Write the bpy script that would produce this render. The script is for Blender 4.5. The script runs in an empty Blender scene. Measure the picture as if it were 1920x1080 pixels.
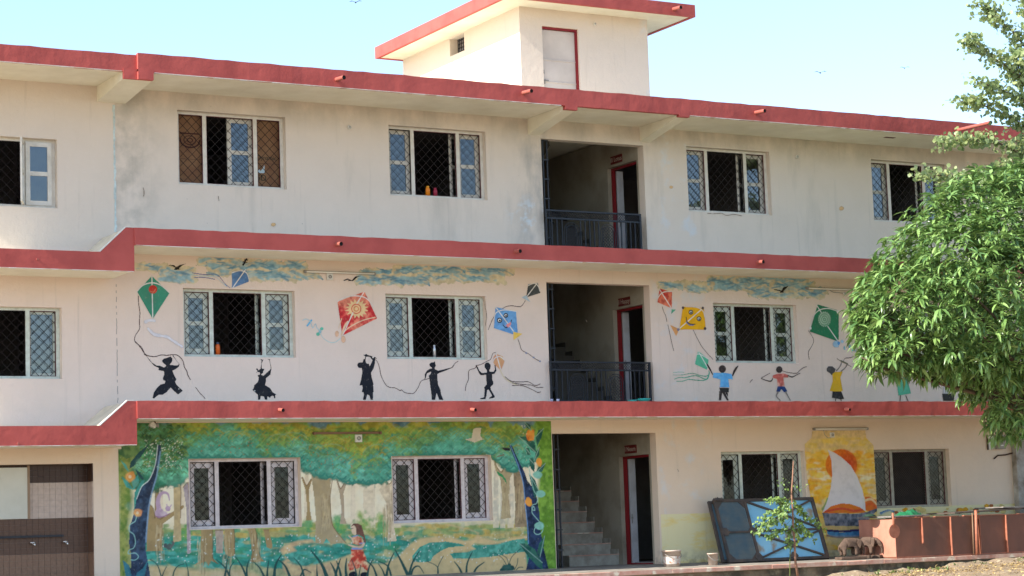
import bpy, bmesh, math, random
import numpy as np
from mathutils import Vector, Matrix, geometry
random.seed(7); rng = np.random.default_rng(7)
R = math.radians
scene = bpy.context.scene
COL = scene.collection

# ---------------------------------------------------------------- camera, sky, sun, exposure
CAM = Vector((-13.6834409, -38.74589, 0.583637322))
YAW, PITCH, ROLL, FPX = 0.521318121, 0.115299396, -0.0354572386, 4035.45145
def cam_axes():
    cy, sy = math.cos(YAW), math.sin(YAW)
    f = Vector((sy*math.cos(PITCH), cy*math.cos(PITCH), math.sin(PITCH)))
    r = Vector((cy, -sy, 0)); u = r.cross(f)
    c, s = math.cos(ROLL), math.sin(ROLL)
    return c*r + s*u, -s*r + c*u, f
AR, AU, AF = cam_axes()
cd = bpy.data.cameras.new('camera'); cam = bpy.data.objects.new('camera', cd); COL.objects.link(cam)
cam.matrix_world = Matrix(((AR.x, AU.x, -AF.x, CAM.x), (AR.y, AU.y, -AF.y, CAM.y), (AR.z, AU.z, -AF.z, CAM.z), (0, 0, 0, 1)))
cd.sensor_width = 36.0; cd.lens = FPX*36/1920; cd.clip_start = 0.5; cd.clip_end = 3000
scene.camera = cam

SUN_EL, SUN_AZ = 38.5, 266.8          # azimuth clockwise from +Y: the sun stands to the left, grazing the facade
world = bpy.data.worlds.new('World'); scene.world = world; world.use_nodes = True
nt = world.node_tree
sky = nt.nodes.new('ShaderNodeTexSky'); sky.sky_type = 'NISHITA'; sky.sun_disc = False
sky.sun_elevation = R(SUN_EL); sky.sun_rotation = R(SUN_AZ); sky.air_density = 1.0; sky.dust_density = 0.7; sky.ozone_density = 2.0
nt.links.new(sky.outputs[0], nt.nodes['Background'].inputs[0]); nt.nodes['Background'].inputs[1].default_value = 0.128
sd = bpy.data.lights.new('sun', 'SUN'); sun = bpy.data.objects.new('sun', sd); COL.objects.link(sun)
sdir = Vector((math.sin(R(SUN_AZ))*math.cos(R(SUN_EL)), math.cos(R(SUN_AZ))*math.cos(R(SUN_EL)), math.sin(R(SUN_EL))))
sun.rotation_euler = sdir.to_track_quat('Z', 'Y').to_euler()
sd.energy = 3.8; sd.angle = R(0.5); sd.color = (1.0, 0.93, 0.82)
scene.view_settings.view_transform = 'Standard'; scene.view_settings.look = 'None'
scene.view_settings.exposure = 1.44; scene.view_settings.gamma = 1.0
try:
    scene.cycles.max_bounces = 6; scene.cycles.diffuse_bounces = 4; scene.cycles.transparent_max_bounces = 12
except Exception: pass

# ---------------------------------------------------------------- tracing: photo pixel -> point on a real plane
def ray(u, v): return AR*((u-960)/FPX) + AU*((540-v)/FPX) + AF
def by(u, v, y=0.0):
    d = ray(u, v); t = (y-CAM.y)/d.y; p = CAM + d*t; return p
def W(u, v):
    p = by(u, v); return (p.x, p.z)

# ---------------------------------------------------------------- helpers
def S(r, g, b):
    f = lambda c: (c/255/12.92) if c/255 <= 0.04045 else ((c/255+0.055)/1.055)**2.4
    return (f(r), f(g), f(b))
def tag(o, label=None, cat=None, group=None, kind=None):
    if label: o['label'] = label
    if cat: o['category'] = cat
    if group: o['group'] = group
    if kind: o['kind'] = kind
    return o
def empty(name, loc=(0, 0, 0), rz=0.0):
    o = bpy.data.objects.new(name, None); COL.objects.link(o); o.location = loc; o.rotation_euler = (0, 0, rz); o.empty_display_size = .2
    return o
class MB:
    def __init__(s): s.v = []; s.f = []
    def add(s, vs, fs):
        n = len(s.v); s.v += [tuple(p) for p in vs]; s.f += [tuple(i+n for i in f) for f in fs]; return s
    def box(s, x0, x1, y0, y1, z0, z1, M=None):
        vs = [Vector(p) for p in ((x0,y0,z0),(x1,y0,z0),(x1,y1,z0),(x0,y1,z0),(x0,y0,z1),(x1,y0,z1),(x1,y1,z1),(x0,y1,z1))]
        if M is not None: vs = [M @ p for p in vs]
        return s.add(vs, [(0,3,2,1),(4,5,6,7),(0,1,5,4),(1,2,6,5),(2,3,7,6),(3,0,4,7)])
    def prism(s, pts, y0, y1, M=None):        # (x, z) outline pushed along y
        n = len(pts)
        a = sum(pts[i][0]*pts[(i+1)%n][1]-pts[(i+1)%n][0]*pts[i][1] for i in range(n))
        if a < 0: pts = pts[::-1]
        vs = [Vector((x, y0, z)) for x, z in pts] + [Vector((x, y1, z)) for x, z in pts]
        if M is not None: vs = [M @ p for p in vs]
        tri = geometry.tessellate_polygon([[Vector((x, z, 0)) for x, z in pts]])
        fs = [tuple(t) for t in tri] + [tuple(i+n for i in t[::-1]) for t in tri]
        fs += [(i, i+n, (i+1)%n+n, (i+1)%n) for i in range(n)]
        return s.add(vs, fs)
    def prismx(s, pts, x0, x1):               # (y, z) outline pushed along x
        n = len(pts); vs = [Vector((x0, y, z)) for y, z in pts] + [Vector((x1, y, z)) for y, z in pts]
        tri = geometry.tessellate_polygon([[Vector((y, z, 0)) for y, z in pts]])
        fs = [tuple(t) for t in tri] + [tuple(i+n for i in t) for t in tri] + [(i, i+n, (i+1)%n+n, (i+1)%n) for i in range(n)]
        return s.add(vs, fs)
    def tube(s, pts, rad, n=8, caps=True):
        pts = [Vector(p) for p in pts]; rs = rad if isinstance(rad, (list, tuple)) else [rad]*len(pts)
        base = []; prev = None
        for i, p in enumerate(pts):
            d = (pts[min(i+1, len(pts)-1)] - pts[max(i-1, 0)])
            d = d.normalized() if d.length > 1e-9 else Vector((0, 0, 1))
            if prev is None:
                a = Vector((0, 0, 1)) if abs(d.z) < .9 else Vector((1, 0, 0)); x = d.cross(a).normalized()
            else: x = (prev - d*prev.dot(d)).normalized()
            prev = x; y = d.cross(x)
            base += [p + (x*math.cos(2*math.pi*k/n) + y*math.sin(2*math.pi*k/n))*rs[i] for k in range(n)]
        fs = []
        for i in range(len(pts)-1):
            for k in range(n): fs.append((i*n+k, i*n+(k+1)%n, (i+1)*n+(k+1)%n, (i+1)*n+k))
        if caps: fs += [tuple(range(n))[::-1], tuple((len(pts)-1)*n+k for k in range(n))]
        return s.add(base, fs)
    def lathe(s, prof, n=20, loc=(0, 0, 0), M=None):
        vs = [Vector((loc[0]+r*math.cos(2*math.pi*k/n), loc[1]+r*math.sin(2*math.pi*k/n), loc[2]+z)) for r, z in prof for k in range(n)]
        if M is not None: vs = [M @ p for p in vs]
        fs = [(i*n+k, i*n+(k+1)%n, (i+1)*n+(k+1)%n, (i+1)*n+k) for i in range(len(prof)-1) for k in range(n)]
        return s.add(vs, fs)
    def build(s, name, mat, parent=None, smooth=False, bevel=0, loc=None):
        me = bpy.data.meshes.new(name); me.from_pydata([tuple(p) for p in s.v], [], s.f); me.update()
        if smooth: me.polygons.foreach_set('use_smooth', [True]*len(me.polygons))
        o = bpy.data.objects.new(name, me); COL.objects.link(o)
        if mat: me.materials.append(mat)
        if parent: o.parent = parent
        if loc is not None: o.location = loc
        if bevel:
            b = o.modifiers.new('bevel', 'BEVEL'); b.width = bevel; b.segments = 2; b.limit_method = 'ANGLE'
        return o

# ---------------------------------------------------------------- materials
def newmat(name):
    m = bpy.data.materials.new(name); m.use_nodes = True; return m, m.node_tree.nodes, m.node_tree.links, m.node_tree.nodes['Principled BSDF']
def mat(name, c, rough=.7, c2=None, scale=3.0, amt=.5, detail=6, bump=0, bscale=40, metal=0, stretch=(1, 1, 1), c3=None, scale3=12, lo=.35, hi=.7, spec=.3):
    m, N, L, P = newmat(name)
    P.inputs['Roughness'].default_value = rough; P.inputs['Metallic'].default_value = metal
    P.inputs['Specular IOR Level'].default_value = spec
    tc = N.new('ShaderNodeTexCoord'); mp = N.new('ShaderNodeMapping'); mp.inputs['Scale'].default_value = stretch
    L.new(tc.outputs['Object'], mp.inputs['Vector'])
    if c2 is None: c2 = tuple(x*.82 for x in c)
    nz = N.new('ShaderNodeTexNoise'); nz.inputs['Scale'].default_value = scale; nz.inputs['Detail'].default_value = detail; nz.inputs['Roughness'].default_value = .6
    L.new(mp.outputs[0], nz.inputs['Vector'])
    rp = N.new('ShaderNodeMapRange'); rp.inputs['From Min'].default_value = lo; rp.inputs['From Max'].default_value = hi; rp.inputs['To Max'].default_value = amt*1.6
    L.new(nz.outputs[0], rp.inputs['Value'])
    mx = N.new('ShaderNodeMix'); mx.data_type = 'RGBA'; mx.inputs['A'].default_value = (*c, 1); mx.inputs['B'].default_value = (*c2, 1)
    L.new(rp.outputs[0], mx.inputs['Factor']); out = mx.outputs['Result']
    if c3 is not None:
        n3 = N.new('ShaderNodeTexNoise'); n3.inputs['Scale'].default_value = scale3; n3.inputs['Detail'].default_value = 8; L.new(mp.outputs[0], n3.inputs['Vector'])
        r3 = N.new('ShaderNodeMapRange'); r3.inputs['From Min'].default_value = .58; r3.inputs['From Max'].default_value = .66; L.new(n3.outputs[0], r3.inputs['Value'])
        m3 = N.new('ShaderNodeMix'); m3.data_type = 'RGBA'; m3.inputs['B'].default_value = (*c3, 1); L.new(out, m3.inputs['A']); L.new(r3.outputs[0], m3.inputs['Factor']); out = m3.outputs['Result']
    L.new(out, P.inputs['Base Color'])
    if bump:
        nb = N.new('ShaderNodeTexNoise'); nb.inputs['Scale'].default_value = bscale; nb.inputs['Detail'].default_value = 5; L.new(mp.outputs[0], nb.inputs['Vector'])
        bp = N.new('ShaderNodeBump'); bp.inputs['Strength'].default_value = 1; bp.inputs['Distance'].default_value = bump; L.new(nb.outputs[0], bp.inputs['Height']); L.new(bp.outputs[0], P.inputs['Normal'])
    return m
def band(N, L, sock, a, b, c, d):             # 1 between b and c, fading to 0 at a and d
    r1 = N.new('ShaderNodeMapRange'); r1.inputs['From Min'].default_value = a; r1.inputs['From Max'].default_value = b; L.new(sock, r1.inputs['Value'])
    r2 = N.new('ShaderNodeMapRange'); r2.inputs['From Min'].default_value = c; r2.inputs['From Max'].default_value = d; r2.inputs['To Min'].default_value = 1; r2.inputs['To Max'].default_value = 0; L.new(sock, r2.inputs['Value'])
    m = N.new('ShaderNodeMath'); m.operation = 'MULTIPLY'; L.new(r1.outputs[0], m.inputs[0]); L.new(r2.outputs[0], m.inputs[1]); return m.outputs[0]
def mul(N, L, a, b):
    m = N.new('ShaderNodeMath'); m.operation = 'MULTIPLY'
    for i, x in enumerate((a, b)):
        if isinstance(x, (int, float)): m.inputs[i].default_value = x
        else: L.new(x, m.inputs[i])
    return m.outputs[0]
def noise(N, L, vec, scale, lo, hi, stretch=(1, 1, 1), detail=6, rough=.6):
    mp = N.new('ShaderNodeMapping'); mp.inputs['Scale'].default_value = stretch; L.new(vec, mp.inputs['Vector'])
    n = N.new('ShaderNodeTexNoise'); n.inputs['Scale'].default_value = scale; n.inputs['Detail'].default_value = detail; n.inputs['Roughness'].default_value = rough; L.new(mp.outputs[0], n.inputs['Vector'])
    r = N.new('ShaderNodeMapRange'); r.inputs['From Min'].default_value = lo; r.inputs['From Max'].default_value = hi; L.new(n.outputs[0], r.inputs['Value']); return r.outputs[0]
def mixc(N, L, a, col, fac):
    m = N.new('ShaderNodeMix'); m.data_type = 'RGBA'; m.inputs['B'].default_value = (*col, 1)
    if isinstance(a, tuple): m.inputs['A'].default_value = (*a, 1)
    else: L.new(a, m.inputs['A'])
    L.new(fac, m.inputs['Factor']); return m.outputs['Result']

WALL_TOP, WALL_MID, WALL_LOW = (.70, .60, .50), (.75, .62, .53), (.74, .60, .47)
def wall_material():
    m, N, L, P = newmat('painted_plaster')
    P.inputs['Roughness'].default_value = .85; P.inputs['Specular IOR Level'].default_value = .15
    tc = N.new('ShaderNodeTexCoord'); v = tc.outputs['Object']; sp = N.new('ShaderNodeSeparateXYZ'); L.new(v, sp.inputs[0]); X, Z = sp.outputs['X'], sp.outputs['Z']
    c = mixc(N, L, WALL_LOW, WALL_MID, band(N, L, Z, 2.9, 3.0, 50, 51))
    c = mixc(N, L, c, WALL_TOP, band(N, L, Z, 6.2, 6.3, 50, 51))
    c = mixc(N, L, c, (.58, .50, .41), mul(N, L, noise(N, L, v, 1.1, .45, .75), .30))
    # mildew of the top floor: beside the joint, under the eaves and in tall drips
    top = band(N, L, Z, 6.3, 6.4, 9.4, 9.5)
    mild = (.33, .31, .26)
    j = mul(N, L, band(N, L, X, -.06, -.02, .25, 1.1), noise(N, L, v, 2.2, .40, .62))
    c = mixc(N, L, c, mild, mul(N, L, mul(N, L, j, top), .5))
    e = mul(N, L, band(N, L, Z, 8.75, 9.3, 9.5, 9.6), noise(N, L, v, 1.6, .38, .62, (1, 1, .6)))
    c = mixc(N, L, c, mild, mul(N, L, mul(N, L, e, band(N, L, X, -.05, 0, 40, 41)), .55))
    d = mul(N, L, noise(N, L, v, 1.0, .55, .78, (1.2, 1, .22)), top)
    c = mixc(N, L, c, mild, mul(N, L, mul(N, L, d, band(N, L, X, 0, .2, 40, 41)), .6))
    # stained patches at both jambs of the stair opening
    s1 = mul(N, L, band(N, L, X, 8.5, 9.1, 9.5, 9.6), noise(N, L, v, 2.0, .42, .64, (1, 1, .45)))
    c = mixc(N, L, c, (.36, .34, .31), mul(N, L, mul(N, L, s1, top), .8))
    # whitish touch-up paint
    w = mul(N, L, band(N, L, X, 8.4, 8.9, 9.5, 9.6), mul(N, L, band(N, L, Z, 6.9, 7.1, 7.5, 7.8), noise(N, L, v, 3.5, .5, .6)))
    c = mixc(N, L, c, (.62, .68, .72), mul(N, L, w, .7))
    w = mul(N, L, band(N, L, X, 12.0, 12.1, 13.2, 13.8), noise(N, L, v, 1.7, .54, .66))
    c = mixc(N, L, c, (.62, .66, .70), mul(N, L, w, .55))
    # yellow dado right of the stair opening
    low = mul(N, L, band(N, L, X, 12.04, 12.05, 50, 51), band(N, L, Z, -5, -4, .955, .965))
    yel = mixc(N, L, (.76, .68, .40), (.78, .58, .16), noise(N, L, v, 2.5, .5, .7, (.5, 1, 1.6)))
    mm = N.new('ShaderNodeMix'); mm.data_type = 'RGBA'; L.new(c, mm.inputs['A']); L.new(yel, mm.inputs['B']); L.new(low, mm.inputs['Factor']); c = mm.outputs['Result']
    c = mixc(N, L, c, (.36, .32, .27), mul(N, L, noise(N, L, v, 7, .60, .80, (1, 1, .05), 4), .35))
    # damp dirt low down, specks and scratches
    c = mixc(N, L, c, (.22, .19, .15), mul(N, L, mul(N, L, band(N, L, Z, -1, -.9, -.05, .25), noise(N, L, v, 5, .42, .62)), .6))
    c = mixc(N, L, c, (.20, .15, .12), mul(N, L, noise(N, L, v, 9, .755, .78, detail=2), .8))
    c = mixc(N, L, c, (.78, .72, .66), mul(N, L, noise(N, L, v, 30, .60, .70, (.4, 1, 1)), .25))
    L.new(c, P.inputs['Base Color'])
    nb = N.new('ShaderNodeTexNoise'); nb.inputs['Scale'].default_value = 6; nb.inputs['Detail'].default_value = 9; nb.inputs['Roughness'].default_value = .65; L.new(v, nb.inputs['Vector'])
    bp = N.new('ShaderNodeBump'); bp.inputs['Strength'].default_value = .7; bp.inputs['Distance'].default_value = .02; L.new(nb.outputs[0], bp.inputs['Height']); L.new(bp.outputs[0], P.inputs['Normal'])
    return m
M = {}
M['wall'] = wall_material()
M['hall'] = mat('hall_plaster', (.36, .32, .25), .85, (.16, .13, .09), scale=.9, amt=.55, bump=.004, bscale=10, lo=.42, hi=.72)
M['red'] = mat('red_fascia_paint', (.45, .088, .072), .68, (.36, .066, .055), scale=1.8, amt=.7, bump=.012, bscale=5, stretch=(.8, 1, .8), lo=.4, hi=.68)
M['soffit'] = mat('limewashed_soffit', (.80, .76, .62), .9, (.66, .61, .47), scale=1.5, amt=.5, bump=.004, bscale=8)
M['lime'] = mat('lime_edge', (.72, .68, .62), .9)
M['joint'] = mat('joint_filler', (.62, .70, .68), .9, (.40, .46, .44), scale=9, amt=.6)
M['chute'] = mat('worn_cream_plaster', (.66, .60, .47), .9, (.45, .42, .33), scale=4, amt=.5)
M['frame'] = mat('cream_window_paint', (.70, .66, .58), .55, (.50, .46, .38), scale=7, amt=.4)
M['frame_mint'] = mat('pale_mint_window_paint', (.62, .68, .61), .55, (.42, .45, .38), scale=9, amt=.5)
M['frame_pink'] = mat('pale_pink_window_paint', (.66, .60, .59), .55, (.46, .41, .40), scale=9, amt=.5)
M['frame_brown'] = mat('weathered_grey_window_paint', (.40, .38, .31), .6, (.26, .23, .18), scale=9, amt=.5)
M['iron'] = mat('dark_grille_iron', (.010, .008, .008), .8, (.022, .011, .010), scale=8, amt=.5)
M['iron_red'] = mat('maroon_iron', (.09, .015, .02), .55)
M['black'] = mat('black_enamelled_steel', (.018, .021, .028), .45, (.03, .034, .045), scale=6, spec=.3)
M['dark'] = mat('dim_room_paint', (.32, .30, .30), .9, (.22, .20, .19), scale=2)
M['floor'] = mat('worn_concrete', (.30, .27, .23), .85, (.17, .15, .12), scale=3, amt=.7, bump=.003)
M['stepdark'] = mat('shade_darkened_step', (.09, .08, .065), .8)  # upper flights: step colour darkened to stand for the stairwell shade
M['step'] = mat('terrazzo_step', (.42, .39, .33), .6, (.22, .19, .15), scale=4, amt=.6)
M['nosing'] = mat('red_washed_nosing', (.55, .38, .30), .8, (.45, .20, .15), scale=5, amt=.6, c3=(.66, .58, .46), scale3=4)
M['doorred'] = mat('red_door_frame', (.24, .014, .018), .5)
M['doorwhite'] = mat('white_door_leaf', (.55, .55, .58), .6, (.40, .38, .38), scale=3)
M['doorpink'] = mat('pale_pink_door_leaf', (.60, .53, .47), .65, (.48, .42, .37), scale=2)
M['pipe'] = mat('salmon_spout_paint', (.34, .11, .085), .45, (.35, .08, .06), scale=10)
M['hole'] = mat('pipe_bore', (.01, .008, .008), .9)
M['card'] = mat('corrugated_cardboard', (.27, .15, .075), .9, (.18, .085, .045), scale=3, amt=.6)
M['tube'] = mat('white_tube_lamp', (.80, .78, .70), .4); M['batten'] = mat('dirty_tube_batten', (.34, .29, .22), .6)
M['tubebrown'] = mat('brown_batten', (.22, .13, .08), .6)
M['plastic'] = mat('white_plastic', (.70, .68, .62), .4)
M['plasticgrey'] = mat('grey_plastic', (.30, .29, .27), .5, (.2, .19, .17))
def glass_mat(name, tint, refl):
    m, N, L, P = newmat(name); N.remove(P)
    t = N.new('ShaderNodeBsdfTransparent'); t.inputs[0].default_value = (*tint, 1)
    g = N.new('ShaderNodeBsdfGlossy'); g.inputs['Roughness'].default_value = .03; g.inputs[0].default_value = (.9, .95, 1, 1)
    f = N.new('ShaderNodeLayerWeight'); f.inputs['Blend'].default_value = refl
    mr = N.new('ShaderNodeMath'); mr.operation = 'ADD'; mr.inputs[1].default_value = refl*.35; L.new(f.outputs['Fresnel'], mr.inputs[0])
    tc = N.new('ShaderNodeTexCoord'); nz = N.new('ShaderNodeTexNoise'); nz.inputs['Scale'].default_value = 3; L.new(tc.outputs['Object'], nz.inputs['Vector'])
    bp = N.new('ShaderNodeBump'); bp.inputs['Distance'].default_value = .004; L.new(nz.outputs[0], bp.inputs['Height']); L.new(bp.outputs[0], g.inputs['Normal'])
    x = N.new('ShaderNodeMixShader'); L.new(mr.outputs[0], x.inputs[0]); L.new(t.outputs[0], x.inputs[1]); L.new(g.outputs[0], x.inputs[2]); L.new(x.outputs[0], N['Material Output'].inputs[0]); return m
M['glass'] = glass_mat('window_glass', (.55, .6, .62), .30)
M['glassdark'] = glass_mat('weak_reflection_glass', (.5, .5, .45), .10)  # ground floor panes: weaker reflection and slightly darker tint

# ---------------------------------------------------------------- ground
def gh(x, y):
    h = -.50 + .032*(min(max(x, -10), 26)-16.5)
    d = max(0, -1.9-y)
    if y < -1.9: h += .05*math.exp(-d/.5) - .006*min(d, 40) - .10*(1-math.exp(-d/6))
    return h
def ground():
    xs = [-900, -300, -100, -50, -30] + list(np.arange(-20, 4, 2.0)) + list(np.arange(4, 26, .25)) + [28, 32, 40, 60, 120, 300, 900]
    ys = [-900, -300, -120, -70, -50, -40, -30, -20, -14, -10, -8] + list(np.arange(-6.5, -1.7, .2)) + [-1.5, -1, 0, 3, 8, 20, 60, 200, 900]
    b = MB(); vs = []
    for y in ys:
        for x in xs:
            n = .012*math.sin(x*3.1+y*2.3)+.014*math.sin(x*7.3-y*5.1+1)+random.uniform(-.008, .008) if (4 < x < 26 and -7 < y < -1.6) else 0
            vs.append((x, y, gh(x, y)+n))
    w = len(xs); fs = [(j*w+i, j*w+i+1, (j+1)*w+i+1, (j+1)*w+i) for j in range(len(ys)-1) for i in range(w-1)]
    b.add(vs, fs); m = mat('dry_sandy_soil', (.29, .22, .15), .95, (.20, .15, .10), scale=1.8, amt=.6, bump=.03, bscale=14, c3=(.42, .36, .25), scale3=9)
    o = b.build('ground', m); tag(o, 'bare sandy soil along the foot of the veranda', kind='structure')
ground()
# ---------------------------------------------------------------- the school building
B = empty('school_building', (0, 0, -.1))
tag(B, 'three storey cream school building with red roof and floor edges and painted walls', 'building')
B.location = (0, 0, 0)
XL, XR = -6.0, 27.0
FZ, MZ, RZ = 3.3, 6.5, 9.725             # tops of first slab, second slab, roof edge
FB, SB, RB = 2.979, 6.178, 9.376         # undersides
DY, DR = -1.26, -1.555                   # overhangs

def wall_holes(x0, x1, z0, z1, y0, y1, holes):
    xs = sorted({x0, x1} | {max(x0, min(x1, h[i])) for h in holes for i in (0, 1)})
    zs = sorted({z0, z1} | {max(z0, min(z1, h[i])) for h in holes for i in (2, 3)})
    def hole(i, j):
        if i < 0 or j < 0 or i >= len(xs)-1 or j >= len(zs)-1: return True
        cx, cz = (xs[i]+xs[i+1])/2, (zs[j]+zs[j+1])/2
        return any(h[0] < cx < h[1] and h[2] < cz < h[3] for h in holes)
    b = MB(); q = lambda *p: b.add(p, [(0, 1, 2, 3)])
    for i in range(len(xs)-1):
        for j in range(len(zs)-1):
            if hole(i, j): continue
            a, c, d, e = xs[i], xs[i+1], zs[j], zs[j+1]
            q((a,y0,d),(c,y0,d),(c,y0,e),(a,y0,e)); q((a,y1,d),(a,y1,e),(c,y1,e),(c,y1,d))
            if hole(i-1, j): q((a,y0,d),(a,y0,e),(a,y1,e),(a,y1,d))
            if hole(i+1, j): q((c,y0,d),(c,y1,d),(c,y1,e),(c,y0,e))
            if hole(i, j-1): q((a,y0,d),(a,y1,d),(c,y1,d),(c,y0,d))
            if hole(i, j+1): q((a,y0,e),(c,y0,e),(c,y1,e),(a,y1,e))
    return b
WIN = [('U', 1.23, 3.503, 7.588, 9.046, 'card'), ('U', 5.792, 8.057, 7.588, 9.046, 'two'), ('U', 13.136, 15.405, 7.588, 9.046, 'two'), ('U', 18.334, 20.6, 7.588, 9.046, 'two'),
       ('M', 1.282, 3.617, 4.244, 5.568, 'two'), ('M', 5.614, 7.93, 4.244, 5.568, 'two'), ('M', 13.667, 15.951, 4.244, 5.568, 'two'), ('M', 17.95, 20.25, 4.244, 5.568, 'two'),
       ('G', 1.338, 3.65, .946, 2.282, 'one'), ('G', 5.655, 7.923, .946, 2.282, 'one'), ('G', 13.688, 15.954, .946, 2.282, 'oneg'), ('G', 17.952, 20.186, .946, 2.282, 'dark'),
       ('U', -3.50, -1.175, 7.0, 8.31, 'left'), ('M', -3.42, -1.122, 3.80, 5.13, 'leftone')]
DOORX0, DOORX1 = 9.405, 12.0
holes = [(w[1], w[2], w[3], w[4]) for w in WIN] + [(DOORX0, DOORX1, -.1, 2.713), (DOORX0, DOORX1, 3.3, 5.91), (DOORX0, DOORX1, 6.5, 8.986), (-3.6, -.552, -.1, 2.228)]
wall_holes(XL, XR, -.75, 9.40, 0, .23, holes).build('wall', M['wall'], B)
b = MB(); b.box(XL, XL+.2, .23, 5.7, -.7, 9.5); b.box(XR-.2, XR, .23, 5.7, -.7, 9.5); b.box(XL, XR, 5.7, 5.9, -.7, 9.5); b.build('wall', M['wall'], B)

# rooms behind the windows
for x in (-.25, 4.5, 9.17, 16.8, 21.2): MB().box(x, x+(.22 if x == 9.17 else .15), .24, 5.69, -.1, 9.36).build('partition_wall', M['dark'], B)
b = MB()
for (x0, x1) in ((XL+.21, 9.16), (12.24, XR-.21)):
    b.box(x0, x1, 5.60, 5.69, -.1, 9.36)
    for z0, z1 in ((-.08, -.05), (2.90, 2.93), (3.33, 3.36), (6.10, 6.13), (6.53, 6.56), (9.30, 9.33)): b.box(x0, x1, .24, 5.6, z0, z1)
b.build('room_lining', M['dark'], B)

# slabs and red edges ------------------------------------------------
def rag(x0, x1, step=.22): 
    n = max(1, int((x1-x0)/step)); return [x0+(x1-x0)*i/n for i in range(n+1)]
def fascia(x0, x1, yf, z0, z1, th=.09, name='fascia'):
    b = MB(); X = rag(x0, x1); vs = []
    for i, x in enumerate(X):
        j = lambda a: random.uniform(-a, a) if 0 < i < len(X)-1 else 0
        dz0, dz1, dy = j(.002), j(.007), j(.003)
        vs += [(x, yf+dy, z0+dz0), (x, yf+dy, z1+dz1), (x, yf+th, z1+dz1), (x, yf+th, z0+dz0)]
    fs = [(0, 1, 2, 3)[::-1]]
    for i in range(len(X)-1):
        for k in range(4): fs.append((i*4+k, i*4+4+k, i*4+4+(k+1) % 4, i*4+(k+1) % 4))
    n = (len(X)-1)*4; fs.append((n, n+1, n+2, n+3)); b.add(vs, fs)
    return b.build(name, M['red'], B)
def drip(x0, x1, y, z, th=.012):
    b = MB(); X = rag(x0, x1, .13)
    for i in range(len(X)-1):
        t = random.uniform(.004, th) if random.random() < .85 else .002
        b.box(X[i], X[i+1], y-.002, y+.06, z-t, z+.001)
    return b.build('drip_edge', M['lime'], B)
fascia(-.13, XR, DY, FB, FZ); fascia(-.13, XR, DY, SB, MZ); fascia(-.12, XR, DR, RB, RZ, .1)
fascia(XL, -.12, DR+.06, RB, RZ-.03, .1)
def lowred(zb, zt, zu, x1, x2):        # the left wing's lower edge with its slanted rise to the main slab
    yf = DY+.03
    b = MB(); b.prism([(XL, zb), (-.13, zb), (-.13, zu), (x2, zu), (x1, zt), (XL, zt)], yf, yf+.09); b.build('fascia', M['red'], B)
    b = MB(); b.prism([(x1-.06, zt-.03), (x2-.01, zu-.02), (-.134, zu-.02), (-.134, zt-.1), (x1-.06, zt-.1)], yf+.093, -.003); b.build('sloped_parapet', M['chute'], B)
    b = MB(); b.prism([(x1-.01, zt), (x2, zu+.003), (x2+.12, zu+.006), (x2+.10, zu+.018), (x2-.01, zu+.018), (x1-.03, zt+.004)], yf-.004, yf+.05); b.build('lime_ridge', M['lime'], B)
lowred(5.69, 6.03, 6.5, -.775, -.285); lowred(2.505, 2.855, 3.3, -.815, -.30)
def slab(x0, x1, y0, y1, z0, z1): return MB().box(x0, x1, y0, y1, z0, z1).build('floor_slab', M['soffit'], B)
for zb, zt in ((FB, FZ), (SB, MZ)):
    slab(-.10, 9.2, DY+.092, 5.65, zb+.012, zt-.01); slab(9.202, 12.2, DY+.092, 1.66, zb+.012, zt-.01); slab(12.202, XR-.01, DY+.092, 5.65, zb+.012, zt-.01)
for zb, zt in ((5.69, 6.03), (2.505, 2.855)): slab(XL+.01, -.135, DY+.122, 5.65, zb+.012, zt-.01)
MB().box(XL+.01, XR-.01, DR+.102, 5.9, RB+.012, 9.50).build('roof_slab', M['soffit'], B)
for a, c, y, z in ((-.1, XR, DY, FB), (-.1, XR, DY, SB), (.2, 9.0, DR, RB), (12.2, XR, DR, RB), (XL, -.4, DR+.06, RB), (XL, -.14, DY+.03, 5.69), (XL, -.14, DY+.03, 2.505)): drip(a, c, y, z)
# cantilever beams under the roof: deep at the wall, shallow at the red edge
for x0, x1, zw, zf in ((-.385, .18, 9.085, 9.235), (9.095, 9.385, 9.05, 9.30), (11.92, 12.18, 9.06, 9.335)):
    MB().prismx([(-.001, RB+.01), (-.001, zw), (DR+.102, zf), (DR+.102, RB+.01)], x0, x1).build('roof_beam', M['soffit'], B)
    MB().box(x0-.003, x1+.003, DR-.002 if x0 > 0 else DR+.052, DR+.1, zf-.004, RB+.05).build('beam_end', M['red'], B)
MB().box(-.12, .18, DR-.003, DR+.05, 9.231, RB+.05).build('beam_end', M['red'], B)
b = MB(); zz = 6.6
while zz < 9.05:
    w = random.uniform(.012, .026); o = random.uniform(-.006, .006); b.box(-.052-w+o, -.052+w+o, -.006, .02, zz, zz+.07); zz += .07
b.build('expansion_joint', M['joint'], B)
b = MB(); zz = 3.35
while zz < 5.65:
    o = random.uniform(-.006, .006); b.box(-.062+o, -.050+o, -.003, .02, zz, zz+.05); zz += random.choice((.05, .05, .12))
b.build('expansion_joint', mat('hairline_joint', (.36, .32, .29), .9), B)

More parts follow.
